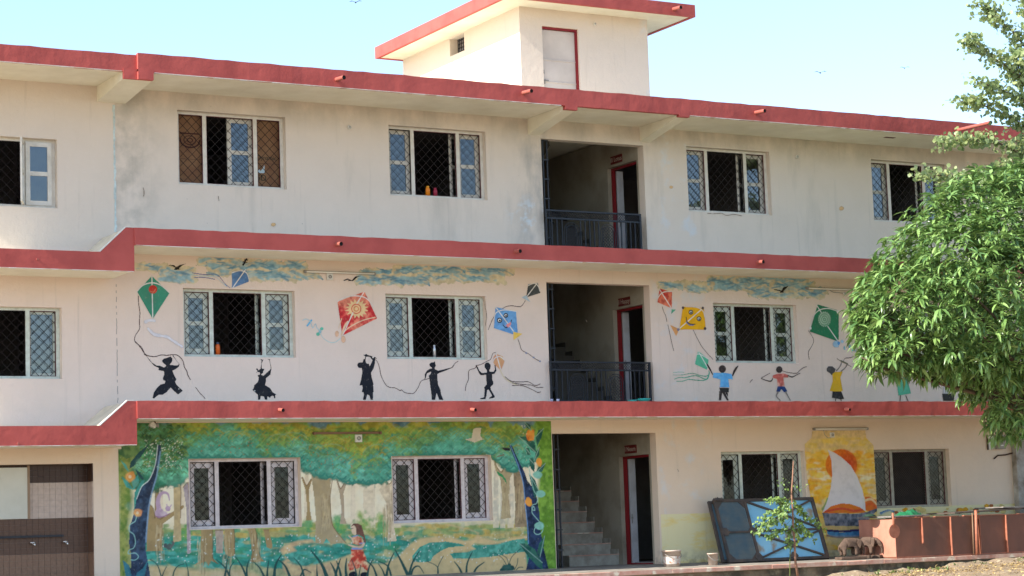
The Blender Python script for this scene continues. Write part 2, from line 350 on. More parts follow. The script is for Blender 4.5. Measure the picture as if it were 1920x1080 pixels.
# stair tower on the roof
holes_f = [(9.536, 10.447, 9.5, 11.447)]
wall_holes(8.984, 12.24, 9.45, 11.86, 0, .2, holes_f).build('tower_wall', M['wall'], B)
sw = wall_holes(.2, 5.5, 9.45, 11.86, 0, .2, [(2.469, 3.15, 11.40, 11.80)])   # left side wall, built along y
sw.v = [(8.984+y, x, z) for x, y, z in sw.v]; sw.build('tower_wall', M['wall'], B)
b = MB(); b.box(12.04, 12.24, .2, 5.3, 9.45, 11.86); b.box(9.184, 12.24, 5.3, 5.5, 9.45, 11.86); b.build('tower_wall', M['wall'], B)
b = MB(); b.box(8.37, 13.0, -.58, 5.52, 11.82, 12.0); b.build('tower_roof', M['soffit'], B)
def ring(x0, x1, y0, y1, z0, z1, t):
    b = MB()
    b.box(x0, x1, y0, y0+t, z0, z1); b.box(x0, x1, y1-t, y1, z0, z1); b.box(x0, x0+t, y0+t, y1-t, z0, z1); b.box(x1-t, x1, y0+t, y1-t, z0, z1); return b
ring(8.288, 13.085, -.66, 5.55, 11.803, 12.075, .08).build('tower_fascia', M['red'], B)
b = MB()
for k in range(9): b.box(9.186, 9.20, 2.47+k*.085, 2.48+k*.085, 11.4, 11.8)
for k in range(5): b.box(9.186, 9.20, 2.47, 3.15, 11.42+k*.085, 11.43+k*.085)
b.build('vent_grille', M['iron'], B)
MB().box(9.21, 9.22, 2.4, 3.2, 11.36, 11.84).build('vent_backing', M['dark'], B)
# tower door: flush leaf with two battens, red frame on top and right
t = MB().box(9.56, 10.40, .10, .14, 9.5, 11.39).build('tower_door', M['doorpink'], B)
b = MB(); b.box(9.56, 10.40, .086, .10, 10.72, 10.745); b.box(9.56, 10.40, .086, .10, 10.24, 10.262); b.build('batten', M['doorpink'], t)
b = MB(); b.box(9.57, 9.70, .07, .086, 10.26, 10.285); b.box(9.59, 9.615, .07, .099, 10.20, 10.29); b.tube([(9.59, .075, 10.5), (9.59, .075, 10.42)], .012, 6); b.build('latch', M['plasticgrey'], t)
b = MB(); b.box(9.54, 10.445, .05, .10, 11.40, 11.445); b.box(10.402, 10.445, .05, .10, 9.5, 11.40); b.build('door_frame', M['doorred'], B)

# windows ------------------------------------------------------------
def clip(p, d, x0, x1, z0, z1):
    t0, t1 = -1e9, 1e9
    for o, dd, a, c in ((p[0], d[0], x0, x1), (p[1], d[1], z0, z1)):
        ta, tb = (a-o)/dd, (c-o)/dd
        if ta > tb: ta, tb = tb, ta
        t0, t1 = max(t0, ta), min(t1, tb)
    return None if t1-t0 < .01 else ((p[0]+d[0]*t0, p[1]+d[1]*t0), (p[0]+d[0]*t1, p[1]+d[1]*t1))
def grille(x0, x1, z0, z1, y, parent, pitch=.185, th=.0046, only=0):
    b = MB(); ph = random.uniform(0, pitch)
    for s in ((1,) if only else (1, -1)):
        k = -40
        while k < 40:
            seg = clip((x0+ph*s+k*pitch, z0), (s, 1.0), x0, x1, z0, z1); k += 1
            if not seg: continue
            (a, c), (d, e) = seg; L = math.hypot(d-a, e-c); nx, nz = -(e-c)/L*th, (d-a)/L*th; yy = y+(.008 if s < 0 else 0)
            b.add([(a+nx, yy, c+nz), (a-nx, yy, c-nz), (d-nx, yy, e-nz), (d+nx, yy, e+nz), (a+nx, yy+.007, c+nz), (a-nx, yy+.007, c-nz), (d-nx, yy+.007, e-nz), (d+nx, yy+.007, e+nz)],
                  [(0,1,2,3),(7,6,5,4),(0,4,5,1),(1,5,6,2),(2,6,7,3),(3,7,4,0)])
    o = b.build('grille', M['iron'], parent)
    t = .011; b = MB()
    b.box(x0, x0+t, y-.004, y+.018, z0, z1); b.box(x1-t, x1, y-.004, y+.018, z0, z1); b.box(x0+t, x1-t, y-.004, y+.018, z0, z0+t); b.box(x0+t, x1-t, y-.004, y+.018, z1-t, z1)
    b.build('grille_frame', M['iron'] if random.random() < .3 else M['iron_red'], parent)
def sash_mb(x0, x1, z0, z1, y, panes, st=.075, d=.035):
    b = MB(); b.box(x0, x0+st, y, y+d, z0, z1); b.box(x1-st, x1, y, y+d, z0, z1); b.box(x0+st, x1-st, y, y+d, z0, z0+st); b.box(x0+st, x1-st, y, y+d, z1-st, z1)
    g = MB()
    if panes == 2:
        zm = (z0+z1)/2; b.box(x0+st, x1-st, y, y+d, zm-.04, zm+.04)
        for a, c in ((z0+st, zm-.04), (zm+.04, z1-st)): g.add([(x0+st, y+d*.5, a), (x1-st, y+d*.5, a), (x1-st, y+d*.5, c), (x0+st, y+d*.5, c)], [(0, 1, 2, 3)])
    else: g.add([(x0+st, y+d*.5, z0+st), (x1-st, y+d*.5, z0+st), (x1-st, y+d*.5, z1-st), (x0+st, y+d*.5, z1-st)], [(0, 1, 2, 3)])
    return b, g
def xf(mb, Mx): mb.v = [tuple(Mx @ Vector(p)) for p in mb.v]; return mb
WP = []
def window(fl, x0, x1, z0, z1, kind):
    w = x1-x0; fm = {'U': M['frame'], 'M': M['frame_mint'], 'G': M['frame_pink']}[fl]
    if kind == 'oneg': fm = M['frame_mint']
    if kind == 'dark': fm = M['frame_brown']
    gl = M['glass'] if fl in 'UM' else M['glassdark']
    panes = 2 if kind in ('two', 'card', 'left') else 1
    k = w/2.3; P_, MU, BAY, CE = .07*k, .08*k, .50*k, 1.0*k
    yf = .125
    b = MB(); fr = .055
    b.box(x0+.002, x1-.002, yf, yf+.07, z1-fr, z1-.002); b.box(x0+.002, x1-.002, yf-.012, yf+.07, z0+.002, z0+fr)
    for a, c in ((x0+.002, x0+P_), (x0+P_+BAY, x0+P_+BAY+MU), (x1-P_-BAY-MU, x1-P_-BAY), (x1-P_, x1-.002)): b.box(a, c, yf, yf+.07, z0+fr, z1-fr)
    root = b.build('window', fm, B)         # the fixed frame is the part; sashes, glass and grilles hang under it
    za, zb = z0+fr+.001, z1-fr-.001
    bays = [(x0+P_, x0+P_+BAY), (x1-P_-BAY, x1-P_)]; cen = (x0+P_+BAY+MU, x1-P_-BAY-MU)
    ys = yf+(.10 if fl == 'U' else .065); SW = .085 if fl == 'U' else .115
    for i, (a, c) in enumerate(bays):
        if kind == 'left':
            if i == 1:
                s, g = sash_mb(a+.002, c-.002, za, zb, yf-.03, 2, .085); s.build('sash', fm, root); g.build('glass', gl, root)
            continue
        if kind == 'leftone' and i == 1:
            s, g = sash_mb(a-.02, c+.02, za, zb, ys, 1, .06); s.build('sash', fm, root); g.build('glass', gl, root)
            MB().box(a+.06, c-.10, ys+.05, ys+.06, za, zb).build('curtain', mat('grey_curtain', (.30, .32, .31), .9, (.18, .19, .19), scale=6, stretch=(4, 1, .3)), root)
        elif kind == 'card':
            cardboard(a, c, za, zb, ys, i, root)
        else:
            s, g = sash_mb(a-.012, c+.012, za, zb, ys, panes, SW); s.build('sash', fm, root); g.build('glass', gl, root)
        grille(a+.003, c-.003, za, zb, yf+.02, root)
    if kind == 'dark':
        grille(cen[0]+.003, cen[1]-.003, za, zb, yf+.02, root, .06, .002)
        MB().box(cen[0]-.02, cen[1]+.02, ys+.02, ys+.03, za, zb).build('mosquito_mesh', mat('brown_mesh', (.075, .06, .05), .9, (.045, .035, .03), scale=5), root)
    else: grille(cen[0]+.003, cen[1]-.003, za, zb, yf+.02, root)
    # opened middle sash swung into the room
    if kind in ('two', 'one', 'oneg'):
        hx, hy = cen[1]-.065, ys+.045
        L = .50*k; s, g = sash_mb(0, L, za, zb, 0, panes, .07)
        ang = R(34)                          # past square: the leaf stands behind the right-hand bay
        Mx = Matrix.Translation((hx, hy, 0)) @ Matrix.Rotation(ang, 4, 'Z')
        xf(s, Mx).build('open_sash', fm, root); xf(g, Mx).build('glass', gl, root)
    if kind == 'card':
        s, g = sash_mb((cen[0]+cen[1])/2-.02, cen[1]+.02, za, zb, ys, 2, .085); s.build('sash', fm, root); g.build('glass', M['glass'], root)
    if kind == 'left':
        s, g = sash_mb(0, .48*k, za, zb, 0, 2, .07); Mx = Matrix.Translation((cen[1]+.03, yf-.01, 0)) @ Matrix.Rotation(R(-112), 4, 'Z')
        xf(s, Mx).build('open_sash', fm, root); xf(g, Mx).build('glass', gl, root)
    return root

def text_obj(txt, size, mat_, parent, Mx, name='lettering', ext=.001):
    cu = bpy.data.curves.new('t', 'FONT'); cu.body = txt; cu.size = size; cu.extrude = ext; cu.align_x = 'CENTER'; cu.align_y = 'CENTER'; cu.resolution_u = 3
    tmp = bpy.data.objects.new('t', cu); COL.objects.link(tmp); dg = bpy.context.evaluated_depsgraph_get(); me = bpy.data.meshes.new_from_object(tmp.evaluated_get(dg))
    bpy.data.objects.remove(tmp); me.transform(Mx); me.name = name; me.materials.clear(); me.materials.append(mat_)
    o = bpy.data.objects.new(name, me); COL.objects.link(o); o.parent = parent; return o
FRONT = Matrix.Rotation(R(90), 4, 'X')
def cardboard(a, c, za, zb, y, i, root):
    MB().box(a-.02, c+.02, y, y+.02, za, zb).build('cardboard_sheet', M['card'], root)
    ink = mat('brown_print', (.07, .025, .02), .9) if i == 0 else mat('dark_print', (.03, .045, .03), .9)
    b = MB(); cx = (a+c)/2
    MB().box(a-.01, c+.01, y-.003, y, za+.48, za+.49).build('cardboard_seam', mat('seam', (.12, .06, .035)), root)
    if i == 0:
        zc = za+.86
        for r, w in ((.20, .02), (.125, .012), (.055, .012)):
            pts = [(cx+.02+r*math.cos(t), zc+r*.72*math.sin(t)) for t in [R(q) for q in (range(170, 371, 15) if r > .18 else range(0, 361, 20))]]
            for p, q in zip(pts, pts[1:]): b.tube([(p[0], y-.003, p[1]), (q[0], y-.003, q[1])], w*.7, 5)
        b.box(cx-.19, cx+.22, y-.006, y-.001, zc+.12, zc+.145); b.build('printed_motif', ink, root)
    else:
        text_obj('Dynamic', .12, ink, root, Matrix.Translation((cx-.01, y-.004, za+.60)) @ FRONT, 'printed_lettering')
        text_obj('SD', .17, ink, root, Matrix.Translation((cx-.12, y-.004, za+.19)) @ FRONT, 'printed_lettering')
        MB().prism([(a+.01, za+.29), (a+.19, za+.29), (a+.19, za+.45), (a+.14, za+.37), (a+.10, za+.33), (a+.07, za+.37)], y-.004, y-.001).build('pale_sticker', mat('pale_blue_sticker', (.50, .62, .66)), root)
for w in WIN: window(*w)

# stair hall ---------------------------------------------------------
sidewall = [( .30, 1.50, -.1, 2.27), (.30, 1.50, 3.3, 5.53), (.30, 1.50, 6.5, 8.72)]
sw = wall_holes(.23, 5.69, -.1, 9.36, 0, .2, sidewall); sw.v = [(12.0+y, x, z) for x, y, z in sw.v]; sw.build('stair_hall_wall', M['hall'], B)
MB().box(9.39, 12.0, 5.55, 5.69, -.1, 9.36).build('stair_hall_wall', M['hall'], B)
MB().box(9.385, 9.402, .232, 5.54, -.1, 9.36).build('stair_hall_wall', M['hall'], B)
def door(z0, z1):
    f = MB(); x, e = 12.10, .05
    f.box(x, x+.08, .302, .302+e, z0, z1-.002); f.box(x, x+.08, 1.498-e, 1.498, z0, z1-.002); f.box(x, x+.08, .302+e, 1.498-e, z1-e, z1-.002); f.box(x, x+.08, .302+e, 1.498-e, z0, z0+.03)
    root = f.build('door', M['doorred'], B)
    lf = MB().box(0, .165, -.035, 0, z0+.035, z1-.06); lf.box(.14, .17, 0, .7, z0+.035, z1-.06); Mx = Matrix.Translation((12.182, 1.43, 0))
    xf(lf, Mx).build('door_leaf', M['doorwhite'], root)
    h = MB(); h.box(.01, .05, -.06, -.036, z0+1.0, z0+1.04); h.box(.02, .035, -.055, -.037, z0+.9, z0+1.1); xf(h, Mx).build('handle', M['plasticgrey'], root)
for z0, z1 in ((-.1, 2.27), (3.3, 5.53), (6.5, 8.72)): door(z0, z1)
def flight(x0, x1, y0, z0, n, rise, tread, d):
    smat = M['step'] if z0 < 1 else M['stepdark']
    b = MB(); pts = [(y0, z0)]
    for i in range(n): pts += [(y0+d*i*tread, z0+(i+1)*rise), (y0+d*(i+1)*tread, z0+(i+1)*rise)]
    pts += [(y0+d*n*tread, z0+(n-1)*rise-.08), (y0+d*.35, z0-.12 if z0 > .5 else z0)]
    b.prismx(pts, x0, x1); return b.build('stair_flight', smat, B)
def nosings(x0, x1, y0, z0, n, rise, tread):
    b = MB()
    for i in range(n): b.box(x0, x1, y0+i*tread-.015, y0+i*tread+.01, z0+(i+1)*rise-.02, z0+(i+1)*rise+.004)
    return b.build('step_nosing', M['nosing'], B)
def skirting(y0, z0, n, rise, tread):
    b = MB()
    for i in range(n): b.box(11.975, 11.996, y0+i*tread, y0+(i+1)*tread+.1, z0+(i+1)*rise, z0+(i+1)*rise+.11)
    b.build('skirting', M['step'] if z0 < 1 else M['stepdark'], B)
for z0, zt in ((-.1, 3.3), (3.3, 6.5), (6.5, 9.5)):
    r = (zt-z0)/14
    flight(10.72, 11.998, 1.66, z0, 7, r, .32, 1); (nosings(10.70, 11.998, 1.66, z0, 7, r, .32) if z0 < 1 else None); skirting(1.66, z0, 7, r, .32)
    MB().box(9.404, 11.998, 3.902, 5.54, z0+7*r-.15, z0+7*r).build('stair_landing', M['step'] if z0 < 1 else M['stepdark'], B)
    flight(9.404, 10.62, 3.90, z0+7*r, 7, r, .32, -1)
    if z0 < 1: continue
    b = MB()
    b.tube([(10.67, 1.7, z0+.95), (10.67, 3.9, z0+7*r+.95)], .02, 6)
    for i in range(7): b.tube([(10.67, 1.8+i*.32, z0+(i+1)*r-.02), (10.67, 1.8+i*.32, z0+(i+1)*r+.85)], .01, 5)
    b.build('stair_handrail', M['black'], B)
# folded steel gates standing at the left jamb of every storey
for z0, z1 in ((-.08, 2.70), (3.31, 5.90), (6.51, 8.97)):
    b = MB()
    for y, x in ((.10, 9.49), (.15, 9.62)): b.box(x, x+.03, y, y+.03, z0, z1)
    zz = z0+.35
    while zz < z1: b.box(9.49, 9.65, .115, .165, zz, zz+.03); zz += .42
    b.box(9.41, 9.49, .10, .13, z0+.5, z0+.53); b.box(9.41, 9.49, .10, .13, z1-.5, z1-.47)
    b.build('steel_gate', M['black'], B)
# balcony railings
def railing(x0, x1, zt, zb):
    y = -.10
    b = MB(); b.box(x0, x1, y-.025, y+.025, zt-.035, zt); b.box(x0, x1, y-.015, y+.015, zt-.20, zt-.165); b.box(x0, x1, y-.015, y+.015, zb+.06, zb+.09)
    root = b.build('balcony_railing', M['black'], B)
    MB().box(x1-.045, x1, y-.024, y+.024, zb, zt-.036).build('post', M['black'], root); MB().box(x0, x0+.03, y-.02, y+.02, zb, zt-.036).build('post', M['black'], root)
    t = .0055; b = MB(); k = -6
    while k < 60:
        for s in (1, -1):
            sg = clip((x0+k*.062, zt-.166), (s, 1.0), x0+.03, x1-.045, zt-.166, zt-.036)
            if sg: (a, c), (d, e) = sg; b.tube([(a, y+s*.004, c), (d, y+s*.004, e)], t, 4)
        k += 1
    b.build('lattice_band', M['black'], root)
    L = x1-x0; arches = [(.175, .35), (.52, .70)] ; 
    arches = [(x0+.17*L, x0+.36*L), (x0+.55*L, x0+.74*L)]
    for a, c in arches:
        b = MB(); r = (c-a)/2-.045; cx = (a+c)/2; zs = zt-.20-.06-r; b.box(a-.01, a+.01, y-.01, y+.01, zb+.09, zt-.2); b.box(c-.01, c+.01, y-.01, y+.01, zb+.09, zt-.2)
        for rr in (r, r-.05):
            pts = [(cx+rr, y, zb+.09)] + [(cx+rr*math.cos(R(q)), y, zs+rr*math.sin(R(q))) for q in range(0, 181, 15)] + [(cx-rr, y, zb+.09)]; b.tube(pts, .009, 5)
        k = -10
        while k < 40:
            for s in (1, -1):
                sg = clip((cx-r+k*.07, zb+.09), (s, 1.0), cx-r+.05, cx+r-.05, zb+.09, zs+r*.6)
                if sg: (p, q), (d, e) = sg; b.tube([(p, y, q), (d, y, e)], .0055, 4)
            k += 1
        b.build('arched_lattice', M['black'], root)
    for g0, g1 in ((x0+.03, arches[0][0]), (arches[0][1], arches[1][0]), (arches[1][1], x1-.045)):
        n = max(1, int((g1-g0)/.105))
        for i in range(1, n): 
            xx = g0+(g1-g0)*i/n; MB().box(xx-.011, xx+.011, y-.011, y+.011, zb+.09, zt-.2).build('baluster', M['black'], root)
railing(9.38, 11.79, 7.445, 6.51); railing(9.35, 11.87, 4.225, 3.31)

# tiled washing recess at the far left
tb, tc, td, te = (mat('dark_brown_tile', (.055, .028, .018), .35), mat('cream_mosaic_tile', (.50, .40, .34), .4, (.38, .30, .25), scale=14), mat('brown_mosaic_tile', (.12, .065, .042), .4, (.075, .042, .03), scale=20), mat('light_brown_mosaic_tile', (.24, .14, .09), .45, (.15, .085, .055), scale=20))
wr = MB().box(-3.6, -.552, .32, .40, -.1, 2.6).build('wash_recess', M['dark'], B)
for z0, z1, m_, nm in ((1.895, 2.24, tb, 'tile_band'), (1.235, 1.893, tc, 'tile_band'), (.585, 1.233, td, 'tile_band'), (-.1, .583, te, 'tile_band')):
    b = MB(); n = int(round((z1-z0)/.11)); h = (z1-z0)/n
    x = -3.6
    while x < -.58:
        for i in range(n): b.box(x+.0015, min(x+.108, -.576), .302, .318, z0+i*h+.0015, z0+(i+1)*h-.0015)
        x += .11
    b.box(-.570, -.556, .005, .30, z0+.001, z1-.001); b.build(nm, m_, wr)
MB().box(-3.55, -1.72, .27, .30, 1.24, 2.18).build('white_board', mat('cream_board', (.60, .60, .53), .6, (.5, .5, .43), scale=2), wr)
MB().box(-1.72, -1.675, .262, .30, 1.24, 2.22).build('board_edge', mat('tan_wood_edge', (.30, .21, .14)), wr)
MB().box(-3.5, -1.05, .24, .30, .89, .93).build('pipe_ledge', M['black'], wr)
for xx in (-1.64, -1.02):
    b = MB(); b.tube([(xx, .31, .78), (xx, .22, .78), (xx+.02, .18, .77), (xx+.02, .17, .74)], .018, 8); b.tube([(xx-.045, .23, .80), (xx+.045, .23, .80)], .012, 6); b.build('tap', mat('chrome', (.7, .7, .7), .25, metal=.8), wr, True)

# veranda floor and plinth
b = MB(); P = [(.24, -.09), (0.0, -.095), (-1.9, -.175), (-1.9, -.27), (.24, -.27)]
b.prismx(P, XL, 22.0); b.build('veranda_floor', M['floor'], B)
b = MB(); X = rag(XL, 22.0, .5)
for i in range(len(X)-1):
    dy = random.uniform(-.008, .008); b.prismx([(-1.90+.003, -.171), (-1.90-.028+dy, -.178+dy), (-1.90-.03+dy, -.255), (-1.897, -.262)], X[i], X[i+1]-.003)
b.build('plinth_nosing', M['nosing'], B)
def brick_mat():
    m, N, L, P = newmat('damp_brick_plinth'); tc = N.new('ShaderNodeTexCoord'); v = tc.outputs['Object']
    mp = N.new('ShaderNodeMapping'); mp.inputs['Rotation'].default_value = (R(90), 0, 0); L.new(v, mp.inputs['Vector'])
    bk = N.new('ShaderNodeTexBrick'); bk.inputs['Scale'].default_value = 4.2; bk.inputs['Color1'].default_value = (.20, .12, .075, 1); bk.inputs['Color2'].default_value = (.26, .19, .12, 1); bk.inputs['Mortar'].default_value = (.20, .17, .12, 1); bk.inputs['Mortar Size'].default_value = .03; L.new(mp.outputs[0], bk.inputs['Vector'])
    c = mixc(N, L, bk.outputs[0], (.045, .04, .028), mul(N, L, noise(N, L, v, 1.6, .38, .60, (1, 1, .8)), .9)); c = mixc(N, L, c, (.30, .27, .18), mul(N, L, noise(N, L, v, 3.5, .56, .68), .7))
    L.new(c, P.inputs['Base Color']); P.inputs['Roughness'].default_value = .95; return m
MB().box(XL, 22.0, -1.85, .0, -1.1, -.265).build('plinth', brick_mat(), B)
MB().box(XL+.1, XR-.1, .24, 5.65, -.2, -.095).build('ground_floor', M['floor'], B)

# rain spouts, bolted through the red edges
def spout(u, v, y, L=.33, up=.0, r=.042, wl=1):
    p = by(u, v, y); b = MB(); a = Vector((p.x, p.y+.02, p.z)); e = a+Vector((.015, -L, -.02-up)); b.tube([a, e], r, 10, caps=False)
    b.tube([e+Vector((0, .0, 0)), a], r*.82, 10, caps=False)
    o = b.build('rain_spout', M['pipe'], B, True)
    MB().tube([e+Vector((0, .004, 0)), e+Vector((0, .012, 0))], r*.84, 10).build('spout_bore', M['hole'], o)
for u, v in ((631, 149), (981, 174), (1417, 211)): spout(u, v, DR)
spout(1797, 244, DR, 1.1, .0)
spout(1263, 17, -.66, .28)
for u, v in ((631, 457.5), (966, 471), (1421, 491)): spout(u, v, DY, .2)
for u, v in ((524, 768), (884, 767.5), (1585, 767)): spout(u, v, DY, .16, r=.036)
for u, v, yy in ((70, 486, DY+.03), (34, 832, DY+.03)):
    p = by(u, v, yy); MB().tube([(p.x, yy-.02, p.z), (p.x, yy+.02, p.z)], .022, 8).build('weep_pipe', M['pipe'], B)
b = MB()
for u in (1654, 1700): pass
p = by(1668, 256, -.9); MB().box(p.x-.14, p.x+.14, -.95, -.85, 9.380, 9.387).build('soffit_patch', mat('rust_patch', (.16, .06, .04)), B)
# ---------------------------------------------------------------- wall paintings
def paint_mat():
    m, N, L, P = newmat('wall_paint'); P.inputs['Roughness'].default_value = .75; P.inputs['Specular IOR Level'].default_value = .2
    a = N.new('ShaderNodeAttribute'); a.attribute_name = 'Col'; tc = N.new('ShaderNodeTexCoord'); v = tc.outputs['Object']
    c = mixc(N, L, a.outputs['Color'], (.60, .55, .48), mul(N, L, noise(N, L, v, 26, .60, .72, (1, 1, .6)), .22))
    c = mixc(N, L, c, (.10, .09, .07), mul(N, L, noise(N, L, v, 4, .5, .75), .22))
    L.new(c, P.inputs['Base Color']); return m
M['paint'] = paint_mat()
def vnoise(h, w, cell, seed, octv=3):
    r = np.random.default_rng(seed); out = np.zeros((h, w)); amp = 1; tot = 0
    for o in range(octv):
        c = max(1.5, cell/(2**o)); gh_, gw = int(h/c)+3, int(w/c)+3; g = r.random((gh_, gw))
        y = np.arange(h)/c; x = np.arange(w)/c; y0 = y.astype(int); x0 = x.astype(int); fy = (y-y0)[:, None]; fx = (x-x0)[None, :]
        fy = fy*fy*(3-2*fy); fx = fx*fx*(3-2*fx)
        a = g[np.ix_(y0, x0)]*(1-fx)+g[np.ix_(y0, x0+1)]*fx; b = g[np.ix_(y0+1, x0)]*(1-fx)+g[np.ix_(y0+1, x0+1)]*fx
        out += amp*(a*(1-fy)+b*fy); tot += amp; amp *= .5
    return out/tot
class Canvas:
    """paint on the wall, in wall metres (x along the wall, z up)"""
    cnt = [0]; cc = [0]
    def __init__(s, x0, x1, z0, z1, res=.0125, seed=1):
        s.x0, s.z0, s.res = x0, z0, res; s.w = int((x1-x0)/res)+2; s.h = int((z1-z0)/res)+2
        s.rgb = np.zeros((s.h, s.w, 3)); s.a = np.zeros((s.h, s.w)); s.seed = seed
        s.n1 = vnoise(s.h, s.w, .30/res, seed); s.n2 = vnoise(s.h, s.w, .07/res, seed+1); s.n3 = vnoise(s.h, s.w, .9/res, seed+2)
    def C(s, p): return ((p[0]-s.x0)/s.res, (p[1]-s.z0)/s.res)
    def reg(s, xs, ys, m=2):
        a, b = max(0, int(min(xs)-m)), min(s.w, int(max(xs)+m+2)); c, d = max(0, int(min(ys)-m)), min(s.h, int(max(ys)+m+2))
        return (a, b, c, d) if a < b and c < d else None
    def put(s, r, mask, col, col2=None, var=.12, mixn=None):
        a, b, c, d = r; n2 = s.n2[c:d, a:b]; n1 = s.n1[c:d, a:b]
        cc = np.broadcast_to(np.array(col, float), mask.shape+(3,)).copy()
        if col2 is not None:
            t = np.clip(((mixn if mixn is not None else (n1*.5+n2*.5))-.38)/.24, 0, 1)[..., None]; cc = cc*(1-t)+np.array(col2)*t
        cc *= (1+var*(n2*2-1)*1.6)[..., None]
        k = mask[..., None]; s.rgb[c:d, a:b] = s.rgb[c:d, a:b]*(1-k)+cc*k; s.a[c:d, a:b] = np.maximum(s.a[c:d, a:b], mask)
    def poly(s, pts, col, col2=None, var=.12, alpha=1, soft=0):
        q = [s.C(p) for p in pts]; r = s.reg([p[0] for p in q], [p[1] for p in q], 2+soft)
        if not r: return
        a, b, c, d = r; X, Y = np.meshgrid(np.arange(a, b)+0., np.arange(c, d)+0.); ins = np.zeros(X.shape, bool); dm = np.full(X.shape, 1e9)
        for i in range(len(q)):
            (x1, y1), (x2, y2) = q[i], q[(i+1) % len(q)]
            if y1 != y2: ins ^= ((y1 > Y) != (y2 > Y)) & (X < (x2-x1)*(Y-y1)/(y2-y1)+x1)
            if soft:
                L2 = (x2-x1)**2+(y2-y1)**2+1e-9; t = np.clip(((X-x1)*(x2-x1)+(Y-y1)*(y2-y1))/L2, 0, 1); dm = np.minimum(dm, np.hypot(X-x1-t*(x2-x1), Y-y1-t*(y2-y1)))
        m = ins.astype(float)
        if soft: m = np.clip(np.where(ins, .5+dm/soft/2, .5-dm/soft/2), 0, 1)
        s.put(r, m*alpha, col, col2, var)
    def line(s, pts, w, col, var=.1, alpha=1, w1=None, dash=0):
        q = [s.C(p) for p in pts]; w = w/s.res; w1 = w if w1 is None else w1/s.res; n = len(q)-1
        for i in range(n):
            if dash and i % 2: continue
            (x1, y1), (x2, y2) = q[i], q[i+1]; wa, wb = w+(w1-w)*i/n, w+(w1-w)*(i+1)/n
            r = s.reg((x1, x2), (y1, y2), max(wa, wb)+1)
            if not r: continue
            a, b, c, d = r; X, Y = np.meshgrid(np.arange(a, b)+0., np.arange(c, d)+0.); L2 = (x2-x1)**2+(y2-y1)**2+1e-9
            t = np.clip(((X-x1)*(x2-x1)+(Y-y1)*(y2-y1))/L2, 0, 1); D = np.hypot(X-x1-t*(x2-x1), Y-y1-t*(y2-y1)); h = np.maximum(.55, (wa+(wb-wa)*t)/2)
            s.put(r, np.clip(h-D+.5, 0, 1)*alpha, col, None, var)
    def blob(s, p, rad, col, col2=None, soft=.25, wob=.25, alpha=1, asp=1, var=.12):
        x, y = s.C(p); rr = rad/s.res; r = s.reg((x-rr*1.3*max(1, asp), x+rr*1.3*max(1, asp)), (y-rr*1.3, y+rr*1.3))
        if not r: return
        a, b, c, d = r; X, Y = np.meshgrid(np.arange(a, b)+0., np.arange(c, d)+0.)
        D = np.hypot((X-x)/asp, Y-y)/rr + wob*(s.n2[c:d, a:b]-.5)*1.6+wob*(s.n1[c:d, a:b]-.5)*.8
        s.put(r, np.clip((1-D)/max(soft, .02), 0, 1)*alpha, col, col2, var)
    def hole(s, x0, x1, z0, z1):
        a, c = s.C((x0, z0)); b, d = s.C((x1, z1)); s.a[max(0, int(round(c))):max(0, int(round(d))), max(0, int(round(a))):max(0, int(round(b)))] = 0
    def mesh(s, name, y, thr=.5, label=None):
        ok = s.a >= thr; F = ok[:-1, :-1] & ok[1:, :-1] & ok[:-1, 1:] & ok[1:, 1:]; j, i = np.nonzero(F)
        if len(i) == 0: return None
        idx = lambda jj, ii: jj*s.w+ii
        quads = np.stack([idx(j, i), idx(j, i+1), idx(j+1, i+1), idx(j+1, i)], 1); used, inv = np.unique(quads, return_inverse=True); inv = inv.reshape(-1)
        jj, ii = used//s.w, used % s.w; co = np.stack([s.x0+ii*s.res, np.full(len(ii), y), s.z0+jj*s.res], 1)
        if name == 'painted_cloud': s.cc[0] += 1; co[:, 1] = -.001-.00015*s.cc[0]
        elif name != 'forest_mural': s.cnt[0] += 1; co[:, 1] = -.0035-.0002*s.cnt[0]
        me = bpy.data.meshes.new(name); me.vertices.add(len(co)); me.vertices.foreach_set('co', co.astype('f').ravel())
        me.loops.add(len(inv)); me.loops.foreach_set('vertex_index', inv.astype('i')); nf = len(inv)//4; me.polygons.add(nf); me.polygons.foreach_set('loop_start', np.arange(0, nf*4, 4, dtype='i')); me.polygons.foreach_set('loop_total', np.full(nf, 4, dtype='i'))
        me.update(calc_edges=True); ca = me.color_attributes.new('Col', 'FLOAT_COLOR', 'POINT')
        c4 = np.ones((len(used), 4)); c4[:, :3] = np.clip(s.rgb[jj, ii]*(1.2, 1.12, 1.02), 0, .82); ca.data.foreach_set('color', c4.astype('f').ravel())
        me.materials.append(M['paint']); o = bpy.data.objects.new(name, me); COL.objects.link(o); o.parent = B
        if label: o['label'] = label
        return o
def conv(ox, oy, sc): return lambda pts: [W(ox+x/sc, oy+y/sc) for x, y in pts]
Z6, Z7, ZR = conv(230, 460, 3.483), conv(600, 460, 3.484), conv(1200, 500, 4.0)
K1, K2, K3 = conv(250, 640, 6.857), conv(660, 650, 5.333), conv(1240, 640, 5.053)
PX = conv(0, 0, 1)
def smooth(pts, n=4):
    out = []
    for i in range(len(pts)-1):
        p0, p1, p2, p3 = pts[max(i-1, 0)], pts[i], pts[i+1], pts[min(i+2, len(pts)-1)]
        for k in range(n):
            t = k/n; out.append(tuple(.5*((2*p1[j])+(-p0[j]+p2[j])*t+(2*p0[j]-5*p1[j]+4*p2[j]-p3[j])*t*t+(-p0[j]+3*p1[j]-3*p2[j]+p3[j])*t**3) for j in (0, 1)))
    return out+[pts[-1]]
